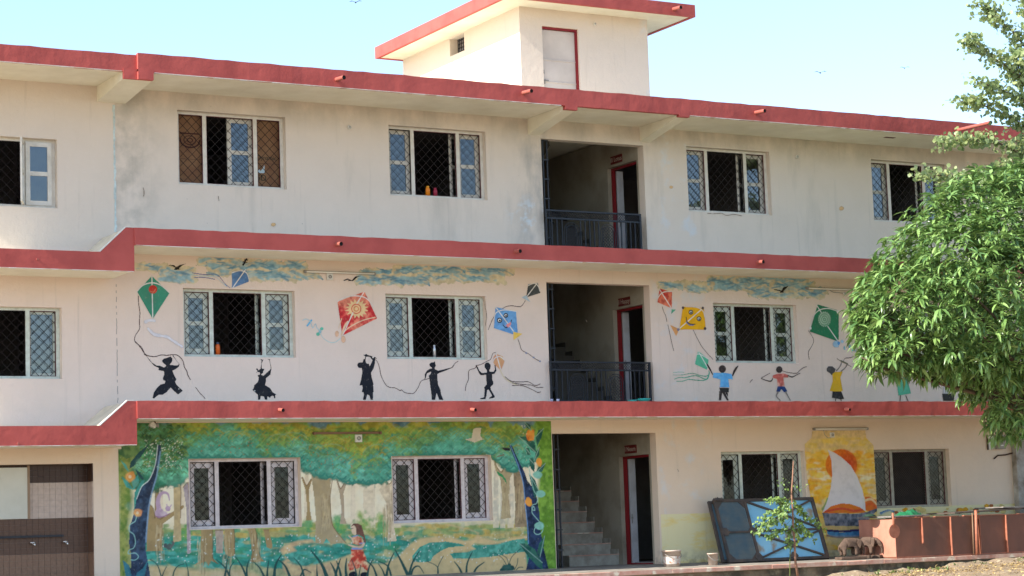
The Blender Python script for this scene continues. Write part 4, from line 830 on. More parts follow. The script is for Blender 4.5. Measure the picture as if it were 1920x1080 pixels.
# ---------------------------------------------------------------- the forest mural
ZA, ZB = conv(220, 770, 3.483), conv(560, 770, 3.484)
ZL = conv(220, 780, 3.6); ZD = conv(900, 780, 3.6); ZC = conv(360, 960, 6.857); ZG = conv(600, 940, 7.715)
def forest():
    c = Canvas(-.06, 9.385, -.09, 2.972, .0125, 51); r = random.Random(9)
    full = [(-.1, -.2), (9.5, -.2), (9.5, 3.1), (-.1, 3.1)]
    c.poly(full, (.72,.69,.57), (.68,.63,.49), .04)
    D = Z9f = None
    def pm(pts): return PX(pts)
    # meadow and sand
    c.poly(pm([(215,1000),(300,990),(360,998),(560,988),(700,985),(1050,975),(1050,1100),(215,1100)]), (.30,.36,.20), (.42,.40,.22), .2, soft=14)
    for i in range(900):
        u, v = r.uniform(260, 1005), r.uniform(985, 1062); l = r.uniform(8, 34)
        if v < 1005 or (u > 780 and v < 1012): col = r.choice([(.30,.34,.12), (.40,.36,.16), (.10,.28,.16), (.44,.34,.10), (.20,.30,.12)])
        else: col = r.choice([(.035,.26,.21), (.05,.32,.27), (.02,.20,.16), (.09,.38,.33), (.04,.24,.14)])
        c.line(smooth(pm([(u-l/2, v+r.uniform(-3, 3)), (u, v), (u+l/2, v+r.uniform(-3, 3))])), r.uniform(.04, .11), col, .2, .42)
    SAND = (.56,.44,.24)
    c.poly(ZA([(210,1010),(330,1020),(450,1035),(560,1045),(700,1050),(800,1040),(900,1060),(960,1100),(200,1110)]), SAND, (.52,.43,.27), .12, soft=3)
    c.poly(ZB([(0,1022),(100,1010),(250,970),(330,945),(470,1000),(560,1000),(640,960),(700,900),(730,870),(790,835),(900,822),(1000,828),(1080,850),(1140,840),(1180,800),(1130,780),(960,745),(1000,745),(1150,790),(1195,830),(1300,850),(1400,830),(1490,815),(1490,838),(1400,848),(1250,880),(1150,868),(1130,885),(1160,905),(1000,935),(1010,965),(1150,962),(1300,940),(1480,915),(1500,1090),(0,1090)]), SAND, (.50,.40,.22), .12, soft=2)
    c.poly(ZA([(1270,840),(1180,850),(1090,880),(1060,910),(1080,940),(1130,950),(1080,985),(1080,1040),(1120,1080),(1463,1100),(1463,985),(1350,1010),(1200,1020),(1110,990),(1200,985),(1090,960),(1100,935),(1170,915),(1150,890),(1200,865),(1290,860)]), (.50,.36,.22), SAND, .12, soft=2)
    TEAL, TE2 = (.045,.25,.20), (.09,.34,.28)
    for p in ([(745,985),(740,950),(790,890),(860,860),(960,855),(1060,870),(1090,885),(980,892),(930,915),(880,950),(860,985),(800,992)], [(1130,880),(1200,880),(1300,872),(1400,845),(1475,835),(1478,920),(1380,935),(1250,955),(1120,965),(1010,965),(985,932),(1100,925),(1160,905)]): c.poly(ZB(p), TEAL, TE2, .2)
    c.poly(ZA([(1090,940),(1150,925),(1220,960),(1290,985),(1230,1015),(1130,985)]), TEAL, TE2, .2)
    # distant pale trunks
    for u, w in ((300,10),(340,12),(575,7),(600,6),(662,7),(690,16),(700,5),(745,12),(930,8),(943,7),(958,9),(972,6)):
        c.poly(pm([(u-w/2, 880), (u+w/2, 880), (u+w/2+1, 990), (u-w/2-2, 990)]), (.56,.49,.36) if u < 900 else (.42,.42,.36), (.60,.55,.44), .1, .75)
    for u, v, s in ((633,975,10),(640,990,14),(675,965,12),(682,985,22),(712,970,12),(716,990,16),(625,985,10),(232,1000,12),(575,985,14),(480,992,14),(345,1000,18)): c.blob(pm([(u, v)])[0], s/80, (.08,.32,.12), (.20,.34,.06), .7, .6, .85)
    BR, BR2, BRD_ = (.34,.26,.13), (.27,.20,.10), (.16,.10,.05)
    def trunk(cv, p, c1=BR, c2=BR2):
        q = cv(p); c.poly(q, c1, c2, .2); c.line(smooth(q[:len(q)//2], 3), .018, BRD_, alpha=.8)
        xs = [a for a, _ in q]; zs = [b for _, b in q]
    trunk(ZA, [(200,600),(235,640),(245,700),(250,500),(270,510),(262,700),(330,680),(430,615),(435,632),(350,700),(295,740),(290,890),(300,915),(190,920),(195,700)])
    trunk(ZA, [(368,480),(412,470),(412,700),(418,850),(362,860),(372,700)], (.46,.38,.22), (.40,.32,.18))
    trunk(ZA, [(430,500),(462,470),(470,560),(480,930),(455,935),(450,640)], (.30,.26,.30), (.36,.32,.34))
    trunk(ZA, [(545,775),(620,775),(622,960),(660,1000),(610,980),(595,1015),(580,985),(500,1010),(545,975)])
    trunk(ZA, [(700,770),(760,770),(765,945),(735,955),(705,935),(695,850)])
    trunk(ZA, [(640,780),(690,780),(690,930),(645,930)], (.36,.30,.26), (.40,.34,.28))
    trunk(ZA, [(850,765),(900,765),(918,900),(935,960),(965,985),(900,990),(865,990),(880,930),(872,860)])
    trunk(ZA, [(955,778),(990,778),(1015,890),(1000,905),(975,890)])
    trunk(ZA, [(1203,440),(1212,440),(1235,490),(1262,450),(1270,455),(1250,520),(1258,650),(1270,718),(1230,718),(1240,640),(1228,520)])
    trunk(ZB, [(78,390),(210,420),(205,560),(212,700),(232,770),(310,865),(210,870),(180,835),(160,870),(108,865),(112,700),(100,560)], (.40,.34,.22), (.30,.25,.15))
    trunk(ZB, [(240,440),(252,455),(275,510),(310,440),(322,445),(292,540),(300,700),(315,740),(268,740),(280,650),(265,530)], (.40,.34,.26), (.34,.28,.20))
    trunk(ZB, [(515,385),(545,420),(590,480),(615,455),(610,560),(615,720),(640,850),(578,855),(590,740),(570,600),(525,520),(552,470)], (.50,.43,.32), (.56,.50,.38))
    trunk(ZB, [(1265,290),(1280,300),(1290,360),(1320,400),(1335,380),(1325,280),(1340,260),(1350,300),(1385,270),(1355,330),(1360,400),(1430,340),(1380,440),(1370,560),(1385,700),(1320,710),(1330,560),(1315,440),(1285,390)], (.42,.36,.22), (.34,.29,.18))
    trunk(ZB, [(1400,385),(1440,400),(1478,420),(1475,600),(1495,760),(1410,760),(1415,600)], (.22,.18,.12), (.28,.22,.14))
    trunk(ZB, [(1430,260),(1500,310),(1495,325),(1435,275)])
    for i in range(420):
        u, v = r.choice([(300,1015),(378,1040),(426,1030),(480,1030),(610,960),(725,980),(948,930),(975,940)]); u += r.uniform(-8, 8); v += r.uniform(-35, 25); l = r.uniform(6, 22)
        c.line(pm([(u, v), (u+r.uniform(-1, 1), v+l)]), .016, r.choice([BRD_, (.46,.38,.22), (.52,.45,.30)]), .1, .45)
    # canopy: rows of round painted crowns, olive above and teal below
    edge = [(222,905),(292,912),(325,905),(345,892),(352,880),(350,858),(380,855),(420,856),(470,856),(520,855),(560,857),(562,870),(600,890),(640,896),(655,905),(672,902),(690,905),(712,903),(735,893),(736,858),(790,850),(830,850),(870,849),(920,850),(945,870),(962,882),(985,870),(1000,860)]
    def bot(u):
        for (a, b), (d, e) in zip(edge, edge[1:]):
            if a <= u <= d: return b+(e-b)*(u-a)/(d-a)
        return 860
    L1 = [(.20,.27,.05), (.12,.24,.06), (.27,.28,.05), (.14,.27,.07)]; L2 = [(.09,.23,.09), (.13,.28,.11), (.08,.26,.15)]; L3 = [(.07,.30,.24), (.10,.35,.29), (.06,.25,.19)]
    c.poly(pm([(215,785),(1010,780),(1010,812),(215,815)]), (.05,.14,.24), (.12,.24,.32), .2)
    for v0 in range(804, 915, 9):
        for u0 in range(226, 1000, 22):
            u, v = u0+r.uniform(-12, 12), v0+r.uniform(-5, 5); b_ = bot(u); rad = r.uniform(11, 24)
            if v+rad > b_+3: v = b_-rad*.95+r.uniform(-2, 2)
            if v < 802: continue
            top = 797; t = min(1, (v-top)/(b_-top)+.42*(.5+.5*math.sin(u*.031+1.0))*(.5+.5*math.sin(u*.013+2))-.22+r.uniform(-.12, .12)); dk = u < 340
            col = r.choice(L1 if t < .34 else L2 if t < .55 else L3)
            if dk and u < 320: col = r.choice([(.03,.12,.05), (.05,.20,.07), (.03,.16,.10)]) if t < .7 else r.choice([(.05,.26,.17), (.10,.34,.26)])
            elif dk and t < .35: col = (.20,.22,.03)
            p = pm([(u, v)])[0]; k2 = tuple(x*1.35 for x in col)
            c.blob((p[0], p[1]-.03), rad/78, tuple(x*.6 for x in col), None, .12, .30, .55, 1.15); c.blob(p, rad/80, col, k2, .22, .35, .9, 1.15, .2)
    for i in range(1000):                     # curved brush strokes
        u = r.uniform(240, 990); b_ = bot(u); v = r.uniform(802, b_-5); t = (v-797)/(b_-797)+.42*(.5+.5*math.sin(u*.031+1.0))*(.5+.5*math.sin(u*.013+2))-.22+r.uniform(-.15, .15); col = r.choice(L1 if t < .3 else L2 if t < .55 else L3); f = r.uniform(.8, 1.5); s_ = r.uniform(5, 13)
        if u < 320: f *= .7
        c.line(smooth(pm([(u-s_, v+s_*.5), (u, v-s_*.3), (u+s_, v+s_*.4)]), 3), r.uniform(.012, .03), tuple(min(.6, x*f) for x in col), .15, .5)
    # scalloped crown outlines
    for k in range(24):
        u = r.uniform(340, 985); b_ = bot(u); v = r.uniform(815, b_-8); t = (v-797)/(b_-797); R_ = r.uniform(14, 26); a0 = r.uniform(-20, 20)
        pts = [(u+R_*1.2*math.cos(R(a)), v+R_*.8*math.sin(R(a))) for a in range(int(a0), int(a0)+170, 20)]
        c.line(smooth(pm(pts)), .022, (.05,.13,.05) if t < .5 else (.03,.20,.17), .1, .2)
        pts = [(u+R_*1.2*math.cos(R(a)), v+R_*.8*math.sin(R(a))) for a in range(190, 350, 20)]; c.line(smooth(pm(pts)), .03, (.40,.42,.12) if t < .5 else (.16,.44,.36), .1, .16)
    sc = [(edge[i][0]+(edge[i+1][0]-edge[i][0])*q, edge[i][1]+(edge[i+1][1]-edge[i][1])*q) for i in range(len(edge)-1) for q in (0, .5)]
    for (u, v) in sc:
        if u < 350 or u > 985: continue
        c.line(smooth(pm([(u-9, v-3), (u-4, v+2), (u+4, v+2), (u+9, v-3)])), .03, (.03,.20,.17), .1, .7)
    dt = [(250,800),(275,805),(300,808),(322,815),(262,825),(285,830),(310,838),(330,845),(258,850),(280,855),(302,862),(325,868),(270,875),(292,885),(315,888),(338,880),(255,870)]
    for (u, v) in dt:
        col = (.035,.10,.045) if v < 850 else (.05,.17,.08) if v < 870 else (.09,.30,.20)
        c.blob(pm([(u+4, v)])[0], r.uniform(.16, .24), col, tuple(x*1.9 for x in col), .35, .5, .8, 1.2, .3)
    for i in range(260):
        u, v = r.uniform(245, 350), r.uniform(800, 890); s_ = r.uniform(3, 8); c.line(smooth(pm([(u-s_, v+s_*.5), (u, v-s_*.4), (u+s_, v+s_*.4)])), .018, r.choice([(.06,.20,.08), (.14,.22,.05), (.03,.08,.04), (.10,.30,.20)]), .1, .55)
    for (u0, u1, v0, v1, n, col) in ((375,800,815,890,420,(.36,.16,.05)), (268,345,825,880,150,(.60,.66,.60)), (975,1000,797,815,14,(.7,.7,.66)), (290,1005,1000,1055,260,(.62,.68,.66)), (930,990,830,870,40,(.4,.45,.4))):
        for i in range(n):
            u, v = r.uniform(u0, u1), r.uniform(v0, v1)
            if v < bot(u)-3 or v > 990: c.blob(pm([(u, v)])[0], r.choice((.008, .012, .016)) if v < 990 else r.choice((.012, .018)), col, None, .5, 0, .8)
    # left border and the dark blue tree
    c.poly(ZL([(0,200),(60,190),(110,250),(95,420),(110,560),(80,760),(90,1000),(90,1100),(0,1100)]), (.12,.22,.05), (.24,.28,.08), .2, soft=6)
    c.poly(ZL([(0,190),(150,180),(150,260),(60,290),(0,250)]), (.05,.14,.06), (.12,.22,.08), .2)
    for p in ([(20,295),(60,330),(80,380),(50,350)], [(25,405),(70,440),(110,500),(60,480)], [(95,430),(140,400),(145,450),(110,500)], [(115,520),(160,440),(185,430),(150,560),(110,650)]): c.poly(ZL(p), (.05,.26,.24), (.07,.34,.30))
    for p in ([(215,190),(150,240),(90,310),(80,355),(110,340),(170,260)], [(115,350),(150,380),(180,425),(165,430),(140,400)]): c.poly(ZL(p), (.02,.07,.08))
    BLU, BL2 = (.02,.035,.07), (.04,.075,.14)
    c.poly(ZL([(272,195),(296,195),(290,280),(268,340),(262,420),(235,500),(218,560),(205,660),(195,780),(190,900),(205,980),(225,1100),(60,1100),(60,1010),(95,1030),(90,920),(78,860),(85,740),(105,680),(130,560),(165,480),(220,430),(245,370),(262,300)]), BLU, BL2, .2)
    c.line(smooth(ZL([(290,240),(266,400),(240,490),(215,600),(202,720),(192,850)])), .03, (.16,.28,.45), alpha=.8); c.line(smooth(ZL([(272,195),(255,330),(215,430),(165,475),(130,560)])), .012, (.5,.6,.66))
    for p in ([(35,970),(80,1010),(100,1100),(60,1100)], [(205,975),(170,1030),(130,1060),(120,1100),(180,1100)]): c.poly(ZL(p), (.03,.14,.20), (.04,.18,.24)); 
    c.line(smooth(ZL([(130,670),(120,710),(85,735),(80,775),(110,800),(122,850),(110,890),(80,905),(75,930),(120,925),(142,950),(120,972),(90,970)])), .014, (.22,.45,.46))
    for (x, y, s_, col) in ((85,410,30,(.60,.28,.07)), (135,655,28,(.60,.28,.14))): c.blob(ZL([(x, y)])[0], s_/3.6/80, col, (.64,.38,.14), .3, .4); c.blob(ZL([(x, y)])[0], s_/3.6/240, (.70,.60,.40), None, .3, .2)
    for x, y in ((145,310),(140,340),(75,610),(120,455)): c.blob(ZL([(x, y)])[0], .09, (.16,.34,.26), None, .7, .3, .5)
    # squirrels
    PUR = (.40,.30,.42)
    c.line(smooth(ZA([(275,655),(265,600),(275,555),(300,535),(330,545),(340,585)])), .10, PUR, w1=.02); c.blob(ZA([(275,668)])[0], .095, PUR, (.5,.4,.5), .1, .1); c.blob(ZA([(330,640)])[0], .055, PUR, None, .1, .1); c.blob(ZA([(305,675)])[0], .06, (.46,.38,.46), None, .2, .1, asp=1.3)
    c.line(ZA([(325,625),(322,612)]), .02, PUR); c.line(ZA([(345,628),(352,616)]), .02, PUR); c.line(smooth(ZA([(250,690),(290,695),(345,670)])), .014, (.22,.10,.20))
    c.blob(ZA([(340,888)])[0], .07, (.07,.10,.10), None, .1, .3, asp=.8); c.blob(ZA([(315,880)])[0], .045, (.06,.08,.09), None, .1, .3); c.line(smooth(ZA([(350,890),(365,870),(360,858)])), .04, (.10,.12,.12))
    # right border, dark blue tree, leaves and flowers
    c.poly(PX([(1002,780),(1050,780),(1055,1085),(1010,1085),(1003,1000),(1010,900)]), (.10,.24,.03), (.16,.32,.05), .2, soft=4)
    c.poly(ZD([(195,195),(215,200),(260,300),(300,380),(320,440),(355,480),(385,560),(400,650),(410,780),(430,900),(470,1060),(305,1060),(330,960),(318,800),(312,650),(300,520),(285,420),(240,310)]), (.012,.025,.06), (.02,.042,.11), .25); c.line(smooth(ZD([(205,200),(255,330),(290,450),(305,600),(322,760),(326,860)])), .02, (.12,.28,.55), alpha=.9)
    for p in ([(300,40),(340,60),(345,95),(315,80)], [(375,140),(395,95),(428,85),(412,150),(385,205)], [(262,140),(320,140),(370,180),(380,250),(345,230),(310,170)], [(305,215),(330,215),(342,260),(320,265)], [(332,290),(355,280),(370,330),(365,380),(340,350)], [(400,210),(402,260),(365,300),(375,245)], [(375,385),(395,340),(440,320),(420,375)], [(330,390),(370,430),(395,500),(370,560),(350,480)], [(262,858),(310,862),(370,900),(420,990),(425,1040),(380,1010),(310,930)], [(435,810),(430,880),(405,950),(385,920),(400,860)]): c.poly(ZD(p), (.012,.085,.075), (.03,.13,.10)); c.line(ZD([p[0], p[len(p)//2]]), .009, (.25,.42,.38))
    for x, y, s_, col in ((342,130,38,(.62,.16,.03)), (398,312,26,(.66,.34,.06)), (328,580,30,(.66,.36,.05))): c.blob(ZD([(x, y)])[0], s_/3.6/78, col, (.68,.30,.06), .15, .4, asp=.85)
    for x, y in ((388,398),(410,525),(400,742)): c.blob(ZD([(x, y)])[0], .085, (.20,.48,.42), None, .2, .2, asp=1.4)
    c.line(smooth(ZD([(325,330),(345,420),(362,500),(388,545),(380,590),(355,600),(350,630),(370,635),(360,610),(350,650),(380,690),(420,740),(420,780),(390,800),(365,785),(375,750),(405,735)])), .014, (.25,.50,.48))
    c.poly(ZD([(145,215),(180,212),(205,220),(200,235),(165,232)]), INK); c.poly(ZD([(115,372),(150,395),(172,425),(182,460),(150,415),(118,395)]), (.03,.24,.10)); c.line(ZD([(115,275),(160,262)]), .02, (.2,.12,.08))
    # white dove
    c.poly(ZB([(1085,188),(1130,178),(1140,120),(1160,112),(1192,112),(1185,165),(1200,182),(1216,184),(1180,195),(1150,208)]), (.56,.53,.46), (.48,.46,.40))
    # the girl in the red dress
    c.poly(ZG([(440,370),(480,325),(550,322),(600,350),(625,430),(660,560),(660,610),(640,600),(620,520),(560,480),(530,490),(520,440),(515,380)]), (.10,.045,.04), (.14,.07,.055), .2)
    c.poly(ZG([(455,360),(490,345),(525,390),(520,480),(490,490),(462,455),(452,430)]), (.60,.48,.36)); c.line(ZG([(455,392),(478,392)]), .012, (.15,.08,.12))
    c.poly(ZG([(470,520),(540,500),(600,520),(640,610),(560,640),(470,610)]), (.52,.09,.05), (.62,.42,.28), .3); c.line(ZG([(475,512),(540,495)]), .02, (.20,.30,.58)); c.line(ZG([(575,610),(640,605)]), .025, (.22,.32,.60))
    c.line(smooth(ZG([(630,620),(600,655),(520,660),(410,630)])), .05, (.60,.45,.33), w1=.025); c.line(smooth(ZG([(480,590),(460,540),(415,500)])), .035, (.60,.46,.34), w1=.02)
    c.poly(ZG([(450,690),(610,690),(660,800),(700,950),(690,1015),(610,950),(540,970),(430,1005),(415,970),(400,920),(440,850)]), (.56,.07,.045), (.64,.46,.28), .35); c.poly(ZG([(455,672),(612,675),(610,697),(450,695)]), (.22,.30,.58))
    c.line(ZG([(500,970),(500,1050)]), .04, (.56,.44,.32)); c.line(ZG([(620,970),(635,1050)]), .04, (.56,.44,.32)); c.blob(ZG([(480,1065)])[0], .07, INK, None, .1, .1, asp=1.4); c.blob(ZG([(640,1072)])[0], .07, INK, None, .1, .1, asp=1.4)
    # dark reeds along the foot
    RD = (.02,.075,.07)
    def reed(cv, p, w): c.line(smooth(cv(p), 5), w, RD, w1=w*.25)
    for cv, p, w in ((ZA,[(290,1100),(300,1060),(320,1020)],.03),(ZA,[(290,1100),(262,1010),(212,970)],.03),(ZA,[(360,1100),(370,1050),(395,1015),(435,1000)],.03),(ZA,[(465,1100),(460,1040),(445,985)],.03),
        (ZC,[(420,840),(435,740),(465,570)],.05),(ZC,[(490,840),(420,710),(310,610)],.05),(ZC,[(480,840),(490,720),(540,640)],.035),(ZC,[(700,840),(640,700),(555,570)],.05),(ZC,[(705,840),(705,720),(735,610)],.05),(ZC,[(930,840),(870,720),(790,640)],.05),(ZC,[(965,840),(970,740),(985,625)],.05),(ZC,[(1055,840),(1075,680),(1150,545)],.07),(ZC,[(1260,840),(1200,700),(1110,610)],.06),(ZC,[(1440,840),(1400,700),(1310,590)],.05),(ZC,[(1390,840),(1440,740),(1530,780)],.04),(ZC,[(1610,840),(1605,760),(1605,670)],.04),(ZC,[(1740,860),(1670,680),(1530,495)],.09),(ZC,[(1860,840),(1820,730),(1780,650)],.05),(ZC,[(1840,840),(1880,700),(1910,600)],.04),
        (ZG,[(90,1090),(50,980),(0,870)],.07),(ZG,[(240,1090),(205,980),(150,890)],.05),(ZG,[(300,1090),(280,980),(235,860)],.06),(ZG,[(220,1080),(250,950),(295,830)],.04),(ZG,[(380,1090),(370,960),(385,825)],.07),(ZG,[(530,1090),(510,980),(460,850)],.04),(ZG,[(560,1090),(575,1000),(590,920)],.03),(ZG,[(680,1090),(710,950),(760,850)],.05),(ZG,[(820,1090),(760,940),(650,850)],.05),(ZG,[(940,1090),(900,990),(840,900)],.04),(ZG,[(960,1090),(990,920),(1070,740)],.06),(ZG,[(1030,1090),(980,940),(850,870)],.05),(ZG,[(1280,1090),(1180,880),(1085,700)],.08),(ZG,[(1280,1090),(1340,880),(1440,710)],.06),(ZG,[(1310,1090),(1350,970),(1430,940),(1500,1040)],.05),
        (ZB,[(910,1090),(905,1020),(840,985)],.03),(ZB,[(910,1090),(910,1020),(945,950)],.03),(ZB,[(1070,1080),(1050,1030),(1015,985)],.06),(ZB,[(1095,1090),(1100,1000),(1135,920)],.06),(ZB,[(1135,1090),(1160,1030),(1212,990)],.06),(ZD,[(180,1010),(150,960),(100,925)],.016),(ZD,[(190,1020),(215,950),(275,895)],.016),(ZD,[(230,1040),(250,1000),(255,960)],.016),(ZD,[(235,1050),(262,1022),(290,1022)],.016),(ZD,[(195,1010),(180,960),(150,940)],.014)): reed(cv, p, w)
    c.blob(ZD([(185,1040)])[0], .13, RD, (.04,.12,.10), .1, .3, asp=1.3)
    for w_ in WIN:
        if w_[0] == 'G' and w_[1] < 9: c.hole(w_[1], w_[2], w_[3], w_[4])
    # the left edge follows the wall corner, the top stops under the slab
    c.hole(-.1, .0, 2.50, 3.1); c.mesh('forest_mural', -.004, .5, 'large painted forest with a girl in a red dress walking on a path')
forest()
# ---------------------------------------------------------------- things fixed to or standing by the building
def tube_light(u0, v0, u1, v1, label, brown=False):
    a, b_ = by(u0, v0, -.06), by(u1, v1, -.06); z = (a.z+b_.z)/2; r = empty('tube_light', (0, 0, 0)); r.location = ((a.x+b_.x)/2, 0, z)
    def rel(mb): mb.v = [(x-r.location.x, y, q-z) for x, y, q in mb.v]; return mb
    tag(r, label, 'tube light', 'tube lights on the front wall')
    rel(MB().box(a.x, b_.x, -.045, -.02, z-.016, z+.030)).build('batten', M['tubebrown'] if brown else M['batten'], r, bevel=.004)
    e = MB()
    for x in (a.x+.01, b_.x-.045): e.box(x, x+.035, -.085, -.046, z-.03, z+.03)
    rel(e).build('end_cap', M['tubebrown'] if brown else M['plasticgrey'], r)
    if not brown: rel(MB().tube([(a.x+.045, -.068, z), (b_.x-.045, -.068, z)], .016, 10)).build('tube', M['tube'], r, True)
tube_light(570, 510, 705, 513, 'white tube light under the eave above the middle floor windows on the left')
tube_light(1512, 540, 1616, 544.5, 'white tube light above the dark green kite painting')
tube_light(587, 812.5, 716, 812, 'bare brown light batten over the forest painting', True)
tube_light(1525, 804.5, 1628, 804, 'white tube light just above the sailing boat painting')
def socket(u, v, s, label, square=True):
    p = by(u, v, -.02); r = MB(); h = s/2
    if square: r.box(-h, h, -.022, .018, -h, h)
    else: r.lathe([(0, 0), (h, 0), (h*.8, .03), (0, .035)], 14, M=Matrix.Rotation(R(90), 4, 'X'))
    o = r.build('wall_socket', M['plastic'], None, bevel=.004 if square else 0, loc=(p.x, -.02, p.z)); tag(o, label, 'wall socket', 'junction boxes on the front wall')
    c = MB(); c.lathe([(h*.55, .024), (h*.55, .036), (h*.35, .04), (h*.3, .03)], 12, M=Matrix.Rotation(R(90), 4, 'X')); c.build('rose', M['plasticgrey'], o)
socket(618, 519, .13, 'square white junction box below the left middle floor tube light'); socket(672, 822, .15, 'square white junction box on the forest painting under the batten')
socket(1560, 815.5, .11, 'square white junction box at the top of the sailing boat painting')
socket(655, 239, .09, 'small round box left of the second top floor window', False); socket(1494, 294, .09, 'small round box right of the third top floor window', False)
socket(1583, 551, .08, 'small round box under the tube light near the green kite', False); socket(1115, 45, .07, 'small round box right of the roof tower door', False)
b = MB(); pts = [by(u, v, -.012) for u, v in ((1553, 542), (1562, 548), (1575, 549), (1583, 551))]; b.tube(pts, .006, 5); o = b.build('wire', M['plasticgrey']); tag(o, 'thin wire sagging from the right tube light to its box', 'wire')
b = MB(); pts = [by(u, v, -.012) for u, v in ((1544, 806), (1546, 815), (1552, 821), (1558, 821))]; b.tube(pts, .006, 5); o = b.build('wire', M['plasticgrey']); tag(o, 'thin wire looping to the box above the sail', 'wire')
# floodlight under the slab corner, hung on a bent bracket
p = by(286, 797, -.25); r = empty('floodlight', (p.x, -.25, p.z)); tag(r, 'small white floodlight on a bent brown bracket at the forest painting corner', 'floodlight')
b = MB(); b.box(-.06, .06, -.05, .05, -.045, .045, Matrix.Rotation(R(25), 4, 'Y')); b.build('lamp_body', M['plastic'], r, bevel=.01)
b = MB(); b.lathe([(.035, .0), (.05, .05)], 10, (0, 0, 0), Matrix.Translation((.05, -.03, -.01)) @ Matrix.Rotation(R(80), 4, 'Y')); b.build('lens', M['plasticgrey'], r)
b = MB(); b.tube([(-.20, .10, .10), (-.10, .05, .115), (0, 0, .10), (.05, .0, .06), (.06, 0, .02)], .012, 6); b.tube([(-.06, -.03, -.03), (-.09, -.03, -.09), (-.04, -.03, -.07)], .007, 5); b.build('bracket', mat('rusty_bracket', (.14, .07, .035)), r)
# door signs on the stair hall wall
M['signred'] = mat('dark_red_sign', (.13, .012, .012), .5); M['signtext'] = mat('faded_sign_paint', (.50, .42, .36), .7)
SIDE = Matrix.Rotation(R(-90), 4, 'Z') @ Matrix.Rotation(R(90), 4, 'X')
for (z, y, txt, lab) in ((2.41, .99, 'I Neem', 'dark red sign over the ground floor stair hall door'), (5.665, 1.00, 'II Happy', 'dark red sign over the middle floor stair hall door'), (8.865, 1.08, 'III Lotus', 'dark red sign over the top floor stair hall door')):
    r = empty('door_sign', (11.99, y, z)); tag(r, lab, 'sign', 'red signs over the stair hall doors')
    MB().box(-.014, .006, -.23, .23, -.088, .088).build('sign_board', M['signred'], r)
    text_obj(txt, .145, M['signtext'], r, Matrix.Translation((-.018, 0, 0)) @ SIDE)
# bottles on window sills
def bottle(x, z, col, capc, h, rr, label, metal=0):
    r = empty('water_bottle', (x, .14, z)); tag(r, label, 'bottle', 'bottles standing on window sills')
    m1 = mat('bottle_'+label[:6], col, .3, metal=metal); MB().lathe([(0, 0), (rr, 0), (rr, h*.68), (rr*.9, h*.74), (rr*.62, h*.82), (rr*.62, h*.85)], 14).build('bottle_body', m1, r, True)
    MB().lathe([(rr*.7, h*.84), (rr*.7, h), (0, h)], 12).build('cap', mat('cap_'+label[:6], capc, .4), r, True)
x = by(802, 360, .14).x; bottle(x, 7.644, (.75, .22, .01), (.8, .35, .03), .20, .048, 'orange bottle on the sill of the second top floor window')
x = by(816, 360, .14).x; bottle(x, 7.644, (.30, .02, .05), (.35, .04, .07), .17, .045, 'dark pink bottle beside the orange one on the top floor sill')
x = by(408.5, 662, .14).x; bottle(x, 4.30, (.60, .12, .02), (.05, .06, .10), .24, .045, 'orange bottle with dark cap in the first middle floor window')
x = by(814.5, 662, .14).x; bottle(x, 4.30, (.60, .62, .64), (.5, .52, .55), .25, .032, 'slim silver bottle in the second middle floor window', .7)
# small crockery on the middle floor landing
def basin(u, col, rr, h, nm, label, y=-.62, z=3.30):
    p = by(u, 748, y); o = MB().lathe([(0, .0), (rr*.7, 0), (rr, h), (rr*1.08, h), (rr*.98, h-.02), (rr*.66, .02), (0, .02)], 20).build(nm, mat(nm+'_'+str(int(u)), col, .35), None, True, loc=(p.x, y, z)); tag(o, label, nm)
basin(1207, (.04, .42, .38), .14, .10, 'basin', 'teal plastic basin behind the middle floor railing'); basin(1186, (.04, .38, .34), .10, .07, 'bowl', 'low teal bowl left of the basin on the landing')
basin(1046, (.50, .50, .66), .035, .09, 'cup', 'pale cup on the landing edge behind the railing'); basin(1034, (.42, .42, .60), .035, .09, 'cup', 'leftmost pale cup beside the middle floor gate')

# meter box with a stub of cable
p = by(1868, 829, -.05); r = empty('meter_box', (p.x, -.05, p.z)); tag(r, 'grey electric meter box on a white board near the building corner', 'meter box')
MB().box(-.24, .24, .0, .045, -.17, .17).build('back_board', M['plastic'], r, bevel=.005)
MB().box(-.05, .20, -.11, -.002, -.165, .15).build('box', mat('grey_meter_paint', (.30, .28, .24), .55, (.22, .2, .17)), r, bevel=.01)
MB().box(.03, .12, -.115, -.111, -.10, -.07).build('plate', M['plastic'], r)
MB().box(-.262, -.242, -.0, .04, -.18, .17).build('dark_edge', mat('dark_wood', (.05, .03, .02)), r)
pts = [by(u, v, -.03) for u, v in ((1864, 860), (1871, 854), (1885, 853), (1900, 849), (1915, 849))]; b = MB(); b.tube(smooth3(pts) if False else pts, .016, 7); o = b.build('cable', mat('brown_cable', (.06, .03, .02)), None, True); tag(o, 'thick brown cable running right from below the meter box', 'cable')
# white-washed brick pier where the building ends
b = MB(); zz = -.6; row = 0
while zz < 2.9:
    x = 22.12+(-.0 if row % 2 else .0); first = True
    while x < 25.8:
        L = .23 if (row % 2 == 0 or not first) else .115; d = random.uniform(-.006, .006); b.box(x, x+L-.006, -.16+d, .02, zz, zz+.078); x += L; first = False
    b.box(22.125, 25.8, -.150, .0, zz+.078, zz+.086); zz += .086; row += 1
o = b.build('brick_pier', mat('whitewashed_brick', (.50, .48, .44), .9, (.22, .19, .15), scale=2.2, amt=.8, bump=.01, bscale=20)); tag(o, 'whitewashed brick pier at the right end of the ground floor', 'brick wall')

